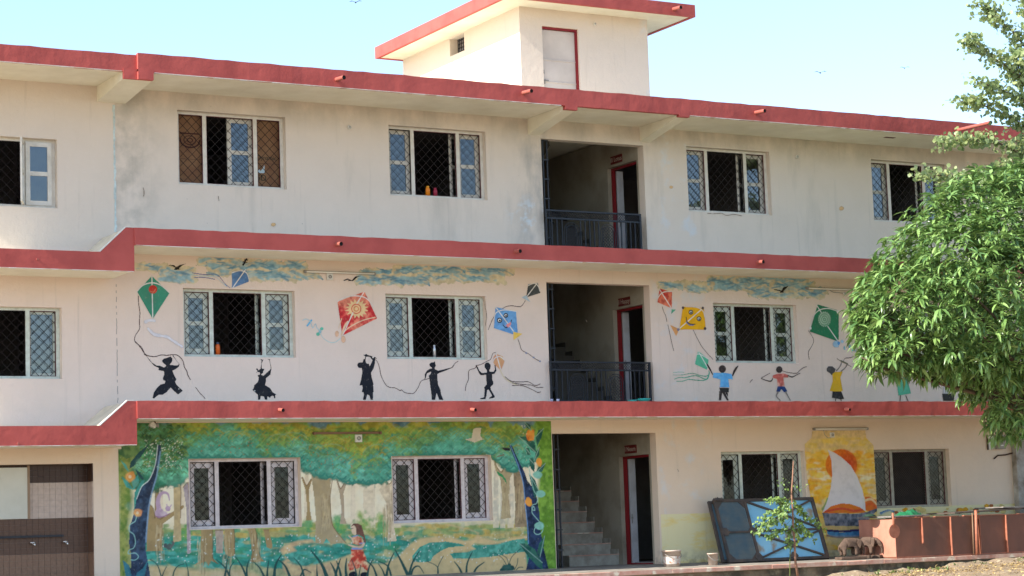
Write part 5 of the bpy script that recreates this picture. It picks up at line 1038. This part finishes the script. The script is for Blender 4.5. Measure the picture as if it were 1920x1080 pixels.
# leaning gate leaves: black steel frame over blue sheet
def gate_leaf(name, label, w, h, base, lean, yaw, front=True):
    r = empty(name, base); tag(r, label, 'gate leaf', 'blue steel gate leaves leaning below the window')
    Mx = Matrix.Rotation(R(yaw), 4, 'Z') @ Matrix.Rotation(R(-lean), 4, 'X')
    fr = mat('rusty_black_steel', (.045, .042, .044), .7, (.13, .09, .065), scale=5, amt=.5)
    b = MB(); t = .06
    b.box(0, w, -.03, .03, 0, t, Mx); b.box(0, w, -.03, .03, h-t, h, Mx); b.box(0, t, -.03, .03, t, h-t, Mx); b.box(w-t*1.4, w, -.03, .03, t, h-t, Mx); b.build('frame', fr, r)
    xs = .80
    blue = mat('sky_blue_gate_paint', (.19, .46, .66), .6, (.28, .52, .64), scale=1.6, amt=.5, c3=(.28, .24, .19), scale3=2.6)
    dkb = mat('dusty_dark_blue_sheet', (.11, .22, .28), .6, (.20, .27, .27), scale=2.5, amt=.7)
    MB().box(t, w-t, .008, .02, t, h-t, Mx).build('blue_sheet', blue, r) if front else MB().box(t, w-t, .008, .02, t, h-t, Mx).build('blue_sheet', dkb, r)
    if not front: return r
    MB().box(t, xs-.03, -.004, .004, t, h-t, Mx).build('mesh_sheet', dkb, r)
    b = MB(); k = t+.03
    while k < xs-.05: b.box(k, k+.006, -.012, -.004, t, h-t, Mx); k += .026
    b.build('mesh_wires', fr, r)
    b = MB(); b.box(xs-.03, xs+.035, -.034, .0, t, h-t, Mx); b.box(t, xs-.03, -.034, -.013, h*.46, h*.46+.04, Mx)
    for cx, cz in ((xs, h*.48), (xs, t+.03), ((w+xs)/2, h-t-.03), ((w+xs)/2, t+.03), ((w+xs)/2, h*.73), ((w+xs)/2, h*.25), (.09, h*.48)):
        s_ = .11; b.prism([(cx-s_, cz), (cx-.04, cz+s_*.8), (cx+.04, cz+s_*.8), (cx+s_, cz), (cx+.04, cz-s_*.8), (cx-.04, cz-s_*.8)], -.042, -.030, Mx)
    for (cx, cz, sx, sz) in ((t, t, 1, 1), (t, h-t, 1, -1), (xs-.03, t, -1, 1), (xs-.03, h-t, -1, -1)):
        b.prism([(cx, cz), (cx+sx*.15, cz), (cx, cz+sz*.15)], -.02, -.005, Mx)
    X0, X1, mid = xs+.03, w-t, (w+xs)/2
    def bar(a, c):
        (x1, z1), (x2, z2) = a, c; L = math.hypot(x2-x1, z2-z1); nx, nz = -(z2-z1)/L*.022, (x2-x1)/L*.022
        b.prism([(x1+nx, z1+nz), (x2+nx, z2+nz), (x2-nx, z2-nz), (x1-nx, z1-nz)], -.031, -.004, Mx)
    bar((X0, h*.48), (X1, h*.48))
    for zl, zh in ((t, h*.46), (h*.50, h-t)):
        zc = (zl+zh)/2
        for c in ((X0, zl), (X0, zh), (X1, zl), (X1, zh)): bar(c, (mid, zc))
    b.build('brace', fr, r)
    b = MB()
    for q in range(5): b.tube([Mx @ Vector((-.02+q*.05, -.03-.01*(q % 2), h+.01+.012*(q % 3))), Mx @ Vector((.02+q*.05, -.04, h-.03))], .035, 7)
    b.build('clamp', fr, r); return r
gate_leaf('gate_leaf', 'blue sheet gate leaf with black cross braces leaning lengthways on the wall', 2.68, 1.43, (13.13, -.90, -.118), 19.5, 0)
gate_leaf('gate_leaf', 'second gate leaf mostly hidden behind the braced blue one', 2.66, 1.38, (13.05, -.76, -.11), 18, 0, False)

# buckets
def bucket(name, x, y, z, rr, h, label, band):
    r = empty(name, (x, y, z)); tag(r, label, 'bucket')
    MB().lathe([(0, 0), (rr*.86, 0), (rr*.97, h*.9), (rr*1.05, h*.9), (rr*1.05, h), (rr*.97, h), (rr*.83, .02), (0, .02)], 24).build('bucket_body', mat('stained_plastic', (.56, .46, .40), .5, (.40, .28, .20), scale=9, amt=.7), r, True)
    if band:
        b = MB().lathe([(rr*.885, h*.16), (rr*.945, h*.62)], 24); b.v = [(x_*1.006, y_*1.006, z_) for x_, y_, z_ in b.v]; b.build('printed_band', mat('torn_label', (.58, .52, .46), .6, (.42, .16, .10), scale=16, amt=.8, lo=.5, hi=.62), r, True)
    MB().tube([(rr*1.05*math.cos(t), rr*1.05*math.sin(t), h*.86-.10*math.sin(t/1)*0-.12*abs(math.sin(t))) for t in [math.pi+k*math.pi/10 for k in range(11)]], .006, 5).build('handle', M['plasticgrey'], r)
bucket('paint_bucket', by(1260, 1061, -1.0).x, -1.0, -.137, .20, .34, 'large stained paint bucket beside the stair hall entrance', True)
bucket('paint_bucket', by(1337, 1058, -1.15).x, -1.15, -.143, .115, .25, 'small whitish bucket at the foot of the leaning gate leaf', False)

# pair of carved elephants
stone = mat('brown_sandstone', (.13, .085, .062), .9, (.075, .05, .038), scale=9, amt=.7, bump=.008, bscale=60)
def elephant(loc, rz, s, label):
    r = empty('elephant_statue', loc, rz); tag(r, label, 'statue', 'stone elephants beside the metal tank')
    MB().box(-.25*s, .26*s, -.115*s, .115*s, 0, .05*s).build('base', stone, r, bevel=.012)
    bm = bmesh.new()
    V = [(0, 0, .285, .088), (-.09, 0, .290, .088), (-.155, 0, .265, .075), (.09, 0, .285, .082), (.165, 0, .300, .060), (.225, 0, .265, .050), (.265, 0, .185, .026), (.270, 0, .12, .020), (.255, 0, .08, .016),
         (-.145, .055, .17, .036), (-.145, .055, .065, .034), (-.145, -.055, .17, .036), (-.145, -.055, .065, .034), (.085, .055, .17, .035), (.085, .055, .065, .033), (.085, -.055, .17, .035), (.085, -.055, .065, .033), (-.225, 0, .22, .014), (-.235, 0, .14, .009)]
    E = [(0,1),(1,2),(0,3),(3,4),(4,5),(5,6),(6,7),(7,8),(2,9),(9,10),(2,11),(11,12),(3,13),(13,14),(3,15),(15,16),(2,17),(17,18)]
    me = bpy.data.meshes.new('elephant_body'); me.from_pydata([(x*s, y*s, z*s) for x, y, z, _ in V], E, []); o = bpy.data.objects.new('elephant_body', me); COL.objects.link(o); o.parent = r; me.materials.append(stone)
    sk = o.modifiers.new('skin', 'SKIN'); sk.use_smooth_shade = True
    for i, v in enumerate(V): me.skin_vertices[0].data[i].radius = (v[3]*s, v[3]*s)
    me.skin_vertices[0].data[0].use_root = True
    o.modifiers.new('sub', 'SUBSURF').render_levels = 2; o.modifiers['sub'].levels = 2
    for sy in (1, -1):
        b = MB(); b.prism([(.115, .34), (.175, .34), (.175, .26), (.145, .185), (.115, .22), (.10, .28)], -.012, .012, Matrix.Translation((0, sy*.062, 0)) @ Matrix.Rotation(R(sy*12), 4, 'Z')); b.v = [(x*s, y*s, z*s) for x, y, z in b.v]; b.build('ear', stone, r, bevel=.006)
        b = MB(); b.tube([(.215*s, sy*.03*s, .225*s), (.265*s, sy*.04*s, .195*s)], [.012*s, .006*s], 6); b.build('tusk', stone, r)
elephant((by(1595, 1044, -1.40).x, -1.40, -.153), R(-8), 1.26, 'left carved stone elephant with lowered trunk on its own base')
elephant((by(1627, 1042, -1.12).x, -1.12, -.143), R(-58), 1.26, 'right carved stone elephant turned to the viewer beside the tank')

# long rusty tank along the veranda edge
rust = mat('rust_red_tank_paint', (.20, .075, .045), .55, (.115, .05, .032), scale=1.6, amt=.6, bump=.006, bscale=5, spec=.4, stretch=(1, 1, .6))
rustl = mat('rust_red_angle_iron', (.40, .15, .09), .6, (.24, .08, .05), scale=8)
TX, TY0, TY1, TZ0, TZ1 = 16.925, -1.84, -.60, -.168, .70
r = empty('metal_tank', (TX, TY0, TZ0)); tag(r, 'long rust red sheet metal tank with upright ribs along the veranda edge', 'tank')
def tk(mb): mb.v = [(x-TX, y-TY0, z-TZ0) for x, y, z in mb.v]; return mb
b = MB(); e = 24.5
b.box(TX, e, TY0, TY0+.02, TZ0, TZ1); b.box(TX, e, TY1-.02, TY1, TZ0, TZ1); b.box(TX, TX+.02, TY0+.02, TY1-.02, TZ0, TZ1); b.box(e-.02, e, TY0+.02, TY1-.02, TZ0, TZ1); b.box(TX+.02, e-.02, TY0+.02, TY1-.02, TZ0, TZ0+.02)
tk(b).build('tank_body', rust, r)
tk(MB().box(TX-.006, TX-.001, TY0+.004, TY1-.004, TZ0+.036, TZ1-.004)).build('sun_tinted_end_panel', mat('sun_tinted_salmon_paint', (.50, .23, .165), .6, (.38, .16, .11), scale=3, amt=.6, bump=.004, bscale=6), r)  # lighter sheet over the left end: sunlight on the tank put into its colour
ribx = [by(u, 1000, TY0).x for u in (1728.5, 1782, 1835.5, 1886, 1936, 1990)]
for i, x in enumerate(ribx):
    tk(MB().box(x-.012, x+.008, TY0-.052, TY0-.001, TZ0+(.30 if i == 0 else .02), TZ1-.005)).build('rib', rustl, r)
b = MB(); b.box(TX-.012, e, TY0-.012, TY0-.001, TZ0+.0, TZ0+.035); tk(b).build('bottom_rail', rustl, r)
b = MB(); x = TX+.01
while x < e-.5:
    L = random.uniform(.35, .8); b.box(x, min(e, x+L), TY0-.02, TY0+.06, TZ1+.001, TZ1+random.uniform(.01, .022)); x += L+random.choice((0, .0, .15))
tk(b).build('rim', rustl, r)
def board(x0, x1, y0, y1, z, dz, label, m_):
    cx, cy = (x0+x1)/2, (y0+y1)/2; o = MB().box(x0-cx, x1-cx, y0-cy, y1-cy, -.015, .015, Matrix.Rotation(dz, 4, 'Y')).build('board', m_, None, bevel=.004, loc=(cx, cy, z)); tag(o, label, 'board', 'boards laid over the tank')
grey = mat('weathered_board', (.26, .25, .24), .9, (.15, .13, .12), scale=4, amt=.7)
board(16.86, 17.95, -1.80, -.62, .745, R(-.6), 'grey board over the left end of the tank', grey)
board(18.75, 20.75, -1.72, -.75, .800, R(-1.4), 'long dark board lying along the middle of the tank', mat('dark_sheet', (.07, .055, .045), .8, (.14, .11, .09)))
board(20.2, 22.6, -1.70, -.75, .845, R(1.2), 'pale bent board over the right part of the tank', grey)
# green cloth heap
def cloth():
    n = 26; b = MB(); vs = []
    for j in range(n):
        for i in range(n):
            u, v = i/(n-1)*2-1, j/(n-1)*2-1; rr = min(1, math.hypot(u, v)); h = (1-rr**2)*.13+.035*math.sin(u*9+v*4)*math.cos(v*7)*(1-rr**3)+.02*math.sin(17*u+1)*(1-rr)
            vs.append((u*.42, v*.26, max(.0, h+.02*(u > .2)*(1-rr)*4)-.012*rr*(i % 3)))
    b.add(vs, [(j*n+i, j*n+i+1, (j+1)*n+i+1, (j+1)*n+i) for j in range(n-1) for i in range(n-1)])
    o = b.build('green_cloth', mat('green_cloth', (.012, .16, .065), .85, (.006, .07, .03), scale=6, amt=.7, bump=.01, bscale=20), None, True, loc=(by(1701, 968, -1.5).x, -1.52, .715)); tag(o, 'crumpled green cloth lying on top of the rusty tank', 'cloth')
    s_ = o.modifiers.new('thick', 'SOLIDIFY'); s_.thickness = .008
cloth()
o = MB().lathe([(0, .05), (.05, .06), (.11, .035), (.16, .0), (.15, -.004)], 14).build('dark_cloth', mat('dark_green_rag', (.02, .05, .03), .9, (.01, .02, .015), scale=20), None, True, loc=(by(1630, 962, -1.2).x, -1.2, .765)); tag(o, 'small dark green rag on the left end of the tank', 'cloth')
# round paddle and pole leaning on the tank
p = by(1677, 996, -1.93); r = empty('round_paddle', (p.x, -1.93, p.z)); tag(r, 'rust red disc on a short rod hung at the tank corner', 'paddle')
MB().lathe([(0, .008), (.15, .008), (.155, .0), (.15, -.008), (0, -.008)], 28, M=Matrix.Rotation(R(90), 4, 'X')).build('disc', rustl, r)
q = by(1674, 962, -1.93); MB().tube([(q.x-p.x, .004, q.z-p.z), (.0, .004, .08)], .024, 8).build('rod', rustl, r, True)
p0, p1 = by(1832, 1040, -1.93), by(1829.5, 957, -1.90)
r = MB().tube([Vector((0, 0, 0)), p1-p0], .032, 9).build('pole', rustl, None, True, loc=p0); tag(r, 'rust red round pole standing upright against the tank front', 'pole')
p0, p1 = by(1826, 1040, -1.90), by(1823, 962, -1.87)
r = MB().tube([Vector((0, 0, 0)), p1-p0], .016, 7).build('pole', M['tubebrown'], None, True, loc=p0); tag(r, 'thin dark pole just left of the rust red pole', 'pole')

# ---------------------------------------------------------------- vegetation
def leafmat(name, c, c2, c3, rough=.42, trans=.25):
    m, N, L, P = newmat(name); g = N.new('ShaderNodeNewGeometry'); cr = N.new('ShaderNodeValToRGB'); cr.color_ramp.elements[0].color = (*c2, 1); cr.color_ramp.elements[1].color = (*c3, 1)
    e = cr.color_ramp.elements.new(.5); e.color = (*c, 1); L.new(g.outputs['Random Per Island'], cr.inputs[0]); L.new(cr.outputs[0], P.inputs['Base Color']); P.inputs['Roughness'].default_value = rough; P.inputs['Specular IOR Level'].default_value = .5
    t = N.new('ShaderNodeBsdfTranslucent'); mx = N.new('ShaderNodeMixShader'); mx.inputs[0].default_value = trans
    hs = N.new('ShaderNodeHueSaturation'); hs.inputs['Value'].default_value = 1.3; hs.inputs['Hue'].default_value = .48; L.new(cr.outputs[0], hs.inputs['Color']); L.new(hs.outputs[0], t.inputs[0])
    L.new(P.outputs[0], mx.inputs[1]); L.new(t.outputs[0], mx.inputs[2]); L.new(mx.outputs[0], N['Material Output'].inputs[0]); return m
bark = mat('grey_brown_bark', (.16, .11, .075), .9, (.08, .055, .04), scale=9, amt=.7, bump=.01, stretch=(1, 1, .3))
class Leaves:
    def __init__(s): s.v = []; s.f = []; s.n = 0
    def leaves(s, P, D, U, L, Wd, shape='lance', fold=.25, droop=.3):
        """vectorised: P root points, D directions, U up hints (n,3); L, Wd (n,)"""
        D = D/np.linalg.norm(D, axis=1, keepdims=True); X = np.cross(D, U); X /= np.linalg.norm(X, axis=1, keepdims=True)+1e-9; Nn = np.cross(X, D)
        T = {'lance': [(0, 0), (.30, .46), (.65, .42), (1, 0)], 'round': [(0, .08), (.35, .62), (.75, .48), (1, 0)]}[shape]
        n = len(P); vs = []
        for t, w in T:
            c = P+D*(L*t)[:, None]-Nn*(L*droop*t*t)[:, None]
            vs += [c, c+X*(Wd*w)[:, None]+Nn*(Wd*w*fold)[:, None], c-X*(Wd*w)[:, None]+Nn*(Wd*w*fold)[:, None]]
        A = np.stack(vs, 1); k = A.shape[1]; F = []
        for i in range(3):
            a, b_ = i*3, (i+1)*3; F += [(a, a+1, b_+1, b_), (a, b_, b_+2, a+2)]
        F = np.array(F)[None]+(np.arange(n)*k)[:, None, None]+s.n
        s.v.append(A.reshape(-1, 3)); s.f.append(F.reshape(-1, 4)); s.n += n*k
    def build(s, name, m, parent):
        V = np.concatenate(s.v); F = np.concatenate(s.f); me = bpy.data.meshes.new(name); me.vertices.add(len(V)); me.vertices.foreach_set('co', V.astype('f').ravel())
        me.loops.add(F.size); me.loops.foreach_set('vertex_index', F.astype('i').ravel()); me.polygons.add(len(F)); me.polygons.foreach_set('loop_start', np.arange(0, F.size, 4, dtype='i')); me.polygons.foreach_set('loop_total', np.full(len(F), 4, dtype='i'))
        me.update(calc_edges=True); me.materials.append(m); o = bpy.data.objects.new(name, me); COL.objects.link(o); o.parent = parent; return o
def rnd(n): a = rng.normal(size=(n, 3)); return a/np.linalg.norm(a, axis=1, keepdims=True)
# mango: rosettes of drooping lance leaves at the shoot tips
def mango():
    base = Vector((19.3, -6.2, gh(19.3, -6.2)-.05)); r = empty('mango_tree', base); tag(r, 'broad dense mango tree with long glossy leaves at the right', 'tree')
    lob = [(u, v, y, ru, rv) for u, v, y, ru, rv in ((1760,585,-6.6,150,105),(1700,620,-6.2,88,86),(1745,515,-6.4,100,95),(1795,445,-6.2,95,88),(1860,400,-6.2,95,82),(1830,560,-7.2,150,140),(1905,520,-7.0,130,140),(1780,648,-6.6,110,56),(1690,662,-6.6,75,34),(1860,645,-6.9,130,78),(1930,700,-6.6,110,130),(1960,430,-6.0,120,130),(2020,560,-6.2,180,210),(1655,590,-6.0,44,26),(1680,545,-6.0,46,36),(1655,640,-6.4,44,40),(1898,752,-6.6,40,38),(2100,600,-6.0,190,200),(1960,620,-4.6,190,180),(1925,350,-5.6,60,40),(1655,690,-6.5,34,16),(1745,696,-6.5,40,14),(1860,690,-6.6,50,20))]
    S_ = []
    for u, v, y, ru, rv in lob:
        c = by(u, v, y); k = (c-CAM).dot(AF)/FPX; S_.append((np.array(c), ru*k*1.12, rv*k))
    Lf = Leaves(); P = []; O = []
    for c, a, h in S_:
        n = int(125*(a*h+a*a*.6)); d = rnd(n); rad = rng.uniform(.80, 1.08, n); p = c+d*np.array([a, a*.85, h])*rad[:, None]
        ok = np.ones(n, bool)
        for c2, a2, h2 in S_:
            if c2 is c: continue
            q = (p-c2)/np.array([a2, a2*.85, h2]); ok &= (q**2).sum(1) > .62
        P.append(p[ok]); O.append(d[ok])
    P = np.concatenate(P); O = np.concatenate(O); nw = len(P); print('mango rosettes', nw)
    for k in range(10):
        ang = rng.uniform(0, 2*np.pi, nw); ax = O*.60+np.array([0, 0, .55]); ax /= np.linalg.norm(ax, axis=1, keepdims=True)
        s1 = np.cross(ax, np.array([.3, .8, .2])); s1 /= np.linalg.norm(s1, axis=1, keepdims=True); s2 = np.cross(ax, s1)
        D = s1*np.cos(ang)[:, None]+s2*np.sin(ang)[:, None]+ax*rng.uniform(-.10, .9, nw)[:, None]
        L = rng.uniform(.16, .29, nw); Lf.leaves(P+rng.normal(size=(nw, 3))*.02, D, np.tile([0, 0, 1.], (nw, 1))+rng.normal(size=(nw, 3))*.25, L, L*rng.uniform(.22, .30, nw), 'lance', .35, .42)
    # scattered darker leaves inside
    for c, a, h in S_:
        n = int(160*a*h); p = c+rnd(n)*np.array([a, a*.85, h])*rng.uniform(.35, .85, n)[:, None]; L = rng.uniform(.14, .22, n); Lf.leaves(p, rnd(n)+np.array([0, 0, -.4]), rnd(n), L, L*.26, 'lance', .3, .3)
    o = Lf.build('crown', leafmat('mango_leaf', (.15, .27, .075), (.06, .13, .035), (.28, .42, .13), .30, .2), None)
    for v_ in (o,): v_.parent = r; v_.matrix_parent_inverse = Matrix.Translation(-base)
    b = MB(); B0 = Vector((0, 0, 0)); b.tube([B0, Vector((-.05, .02, .8)), Vector((0, .05, 1.7)), Vector((-.1, .05, 2.6))], [.26, .20, .18, .15], 12)
    for c, a, h in S_:
        e = Vector(c)-base; m_ = Vector((-.1, .05, 2.4)).lerp(e, .5)+Vector((0, 0, .25)); b.tube([Vector((-.05, .05, 2.2)), m_, e, e+Vector((e.x*.08, 0, .2))], [.09, .05, .025, .012], 7)
    b.build('trunk', bark, r, True)
mango()
# the airy tree with rounded leaves
def airy():
    base = Vector((21.6, -4.2, gh(21.6, -4.2)-.05)); r = empty('broadleaf_tree', base); tag(r, 'airy tree with small rounded pale leaves rising behind the mango tree', 'tree')
    Y = -4.0; br = MB(); Lf = Leaves(); tw = []
    PT = lambda u, v, dy=0: by(u, v, Y+dy)
    trunk = [base-base, PT(2030, 520)-base, PT(2000, 300)-base, PT(1985, 120)-base, PT(1975, -80)-base]
    br.tube(trunk, [.20, .15, .12, .09, .05], 10)
    limbs = [[(1990,330),(1930,330),(1860,335),(1790,330),(1722,328)], [(1995,400),(1930,385),(1860,362),(1790,345)], [(1985,320),(1920,290),(1860,262),(1800,262),(1768,268)], [(1988,250),(1930,240),(1880,215),(1830,190),(1808,190)], [(1985,190),(1930,160),(1880,120),(1835,90),(1815,75)],
             [(1985,170),(1940,110),(1900,60),(1860,25),(1846,14)], [(1982,230),(1930,195),(1880,170),(1840,155)], [(1980,120),(1945,60),(1925,10),(1915,-40)], [(1985,300),(1940,300),(1900,310),(1850,318)], [(1990,280),(1950,265),(1910,262)], [(1985,210),(1950,180),(1915,140),(1900,100)], [(1985,140),(1955,90),(1945,30)],[(1990,360),(1940,350),(1890,352),(1840,350)]]
    for li, pts in enumerate(limbs):
        dy = rng.uniform(-.6, .6); q = [PT(u, v, dy*i/len(pts)) for i, (u, v) in enumerate(pts)]; br.tube([p-base for p in q], [.045, .03, .02, .012, .006][:len(q)], 6)
        L_ = [q[i].lerp(q[i+1], t) for i in range(len(q)-1) for t in (0, .25, .5, .75)]+[q[-1]]
        for i, p in enumerate(L_):
            if i < 2: continue
            for k in range(4):
                d = Vector(rnd(1)[0])*rng.uniform(.12, .50); d.z = abs(d.z)*.5-.05; e = p+d; br.tube([p-base, e-base], [.006, .003], 4, False); tw.append((p, e))
    P = []
    for p, e in tw:
        for k in range(10): P.append(np.array(p.lerp(e, rng.uniform(.2, 1.05)))+rng.normal(size=3)*.075)
    P = np.array(P); n = len(P); print('airy leaves', n); L = rng.uniform(.06, .115, n); D = rnd(n); D[:, 2] -= .5
    Lf.leaves(P, D, rnd(n)+np.array([0, -.3, .6]), L, L*rng.uniform(.75, .95, n), 'round', .12, .25)
    o = Lf.build('crown', leafmat('rounded_leaf', (.25, .33, .14), (.15, .22, .08), (.40, .46, .20), .4, .42), r); o.parent = r; o.matrix_parent_inverse = Matrix.Translation(-base)
    br.build('trunk', bark, r, True)
airy()
# young feathery sapling in front of the blue gate leaf
def sapling():
    Y = -3.0; g = by(1491, 1074, Y); base = Vector((g.x, Y, g.z)); r = empty('sapling', base); tag(r, 'thin young sapling with feathery leaves in front of the blue gate leaf', 'young tree')
    PT = lambda u, v, dy=0: by(u, v, Y+dy)-base; st = [PT(u, v) for u, v in ((1496, 1082), (1491, 1050), (1490, 1018), (1487, 985), (1486, 955), (1484, 925), (1486, 898), (1487.5, 864))]
    b = MB(); b.tube(st, [.030, .024, .022, .020, .019, .018, .016, .009], 8); b.build('trunk', mat('pinkish_young_bark', (.30, .16, .10), .8, (.18, .10, .07), scale=20), r, True)
    b = MB(); b.tube([PT(1481, 1080), PT(1481, 1050), PT(1482, 1028), PT(1484, 1018)], .010, 6); b.build('side_shoot', mat('green_stem', (.10, .12, .03)), r)
    fr = [((1484,960),(1445,962),(1420,985)),((1485,955),(1450,948),(1432,970)),((1484,965),(1450,985),(1418,1000)),((1485,972),(1462,1000),(1440,1008)),((1485,950),(1500,958),(1520,975)),((1485,955),(1515,968),(1542,992)),((1486,965),(1510,985),(1524,1010)),((1486,960),(1500,985),(1508,1005)),((1485,975),(1482,1000),(1478,1022)),((1484,940),(1468,930),(1452,938)),((1485,935),(1495,945),(1500,958)),((1485,935),(1478,950),(1470,962)),((1485,945),(1460,940),(1442,936)),((1484,985),(1465,992),(1445,1004)),((1485,970),(1492,992),(1498,1012)),((1485,930),(1470,945),(1458,960)),((1485,960),(1435,975),(1425,992)),((1485,985),(1505,995),(1516,1003)),((1485,958),(1462,972),(1440,985)),((1486,950),(1512,962),(1535,985))]
    q = MB(); Lf = Leaves(); P = []; D = []; A0 = []
    for (a, m_, c) in fr:
        dy = rng.uniform(-.35, .35); a, m_, c = PT(*a), PT(*m_, dy*.6), PT(*c, dy); pts = [a.lerp(m_, t).lerp(m_.lerp(c, t), t) for t in np.linspace(0, 1, 9)]; q.tube(pts, .004, 4)
        for i in range(2, 9):
            ax = (pts[i]-pts[i-1]).normalized()
            for s_ in (1, -1):
                sd = Vector((rng.normal()*.3, rng.normal()*.8, rng.normal()*.5)); sd = (sd-ax*sd.dot(ax)).normalized()*s_; e = pts[i]+(sd*.8+ax*.5)*.10; q.tube([pts[i], e], .002, 3, False)
                for k in range(7): P.append(np.array(pts[i].lerp(e, .1+.16*k))+rng.normal(size=3)*.008); D.append(np.array(sd*(.6 if k % 2 else -.2)+ax*.8+Vector((0, 0, -.4))))
    for (u, v, n_) in ((1465, 906, 16), (1500, 912, 10), (1478, 918, 10)):
        for k in range(n_): P.append(np.array(PT(u, v, 0))+rng.normal(size=3)*np.array([.12, .1, .04])); D.append(rng.normal(size=3)+np.array([0, 0, -.2]))
    for tgt in ((1460, 903), (1503, 910)): q.tube([PT(1486, 925), PT(*tgt)], .003, 4)
    P = np.array(P); D = np.array(D); n = len(P); L = rng.uniform(.035, .060, n); Lf.leaves(P, D, np.tile([0, -.3, 1.], (n, 1))+rng.normal(size=(n, 3))*.3, L, L*.62, 'round', .1, .2)
    Lf.build('crown', leafmat('feathery_leaf', (.15, .26, .07), (.08, .16, .05), (.26, .38, .09), .5, .3), r); q.build('leaf_stalk', mat('green_stalk', (.10, .14, .03)), r)
    # earth heaped round its foot
    n = 22; b = MB(); vs = []
    for j in range(n):
        for i in range(n):
            u, v = i/(n-1)*2-1, j/(n-1)*2-1; rr = min(1, math.hypot(u, v)); vs.append((u*.55, v*.5, .20*(1-rr**2)**1.5*(1+.3*math.sin(7*u+5*v))+random.uniform(-.008, .008)-.03))
    b.add(vs, [(j*n+i, j*n+i+1, (j+1)*n+i+1, (j+1)*n+i) for j in range(n-1) for i in range(n-1)]); o = b.build('soil_mound', bpy.data.materials['dry_sandy_soil'], None, True, loc=(base.x-.03, Y+.02, gh(base.x, Y)-.06)); tag(o, 'low mound of earth heaped round the sapling', kind='structure')
sapling()
# dry leaves, straw and stray weeds on the soil
def litter():
    Lf = Leaves(); n = 4200; x = rng.uniform(10.5, 22, n); y = -1.95-np.abs(rng.gamma(1.2, .9, n)); z = np.array([gh(a, b_) for a, b_ in zip(x, y)])+.02; L = rng.uniform(.03, .10, n); D = rnd(n); D[:, 2] *= .25
    Lf.leaves(np.stack([x, y, z], 1), D, np.tile([0, 0, 1.], (n, 1))+rng.normal(size=(n, 3))*.4, L, L*rng.uniform(.2, .5, n), 'lance', .3, .2)
    o = Lf.build('leaf_litter', leafmat('dry_leaf', (.38, .27, .12), (.20, .13, .07), (.62, .48, .20), .8, .1), None); tag(o, 'dry leaves and straw scattered on the soil', 'leaf litter', kind='stuff')
    Lf = Leaves(); P = []; D = []
    for k in range(46):
        cx, cy = rng.uniform(12, 22), -1.95-abs(rng.normal())*.35
        for q in range(9): P.append((cx+rng.normal()*.03, cy+rng.normal()*.03, gh(cx, cy)+.0)); D.append((rng.normal()*.5, rng.normal()*.5, 1))
    P = np.array(P); D = np.array(D); n = len(P); L = rng.uniform(.04, .12, n); Lf.leaves(P, D, rnd(n), L, L*.25, 'lance', .2, .4); o = Lf.build('weeds', leafmat('weed_leaf', (.10, .17, .04), (.07, .12, .03), (.20, .24, .08)), None); tag(o, 'small green weeds along the foot of the plinth', 'weeds', kind='stuff')
litter()
def soil_bank():     # uneven earth washed up against the plinth
    b = MB(); xs = np.arange(8, 24, .12); n = 7; vs = []
    for x in xs:
        h = .045+.05*math.sin(x*1.7)+.035*math.sin(x*4.1+1)+.02*math.sin(x*9.3)+random.uniform(-.012, .012)
        for k in range(n): t = k/(n-1); y = -1.80-.75*t; vs.append((x, y+random.uniform(-.02, .02), gh(x, y)+h*(1-t)**1.6+.02*(1-t)+random.uniform(-.008, .008)-.02*t))
    b.add(vs, [(i*n+k, i*n+k+1, (i+1)*n+k+1, (i+1)*n+k) for i in range(len(xs)-1) for k in range(n-1)]); o = b.build('soil_bank', bpy.data.materials['dry_sandy_soil'], None, True); tag(o, 'uneven earth banked against the foot of the plinth', kind='structure')
soil_bank()
# birds far up in the sky
for (u, v, s_, lab) in ((667, 5, .9, 'tiny dark bird flying left of the roof tower'), (1538, 137, 1.0, 'tiny dark bird low in the sky right of the tower'), (1696, 128, .8, 'tiny dark bird flying nearest the airy tree')):
    p = by(u, v, 60); b = MB(); b.tube([(-.12, 0, 0), (0, 0, .01), (.14, 0, .03)], [.02, .05, .02], 6)
    for sg in (1, -1): b.add([(.05, 0, .02), (-.05, 0, .02), (-.12, sg*.22, .10), (-.06, sg*.40, .05), (.04, sg*.2, .10)], [(0, 1, 2, 4), (2, 3, 4)])
    o = b.build('bird', mat('dark_bird', (.03, .03, .035)), None, loc=p); o.rotation_euler = (0, 0, R(60)); o.scale = (s_,)*3; tag(o, lab, 'bird', 'birds in the sky')
print('script size ok')
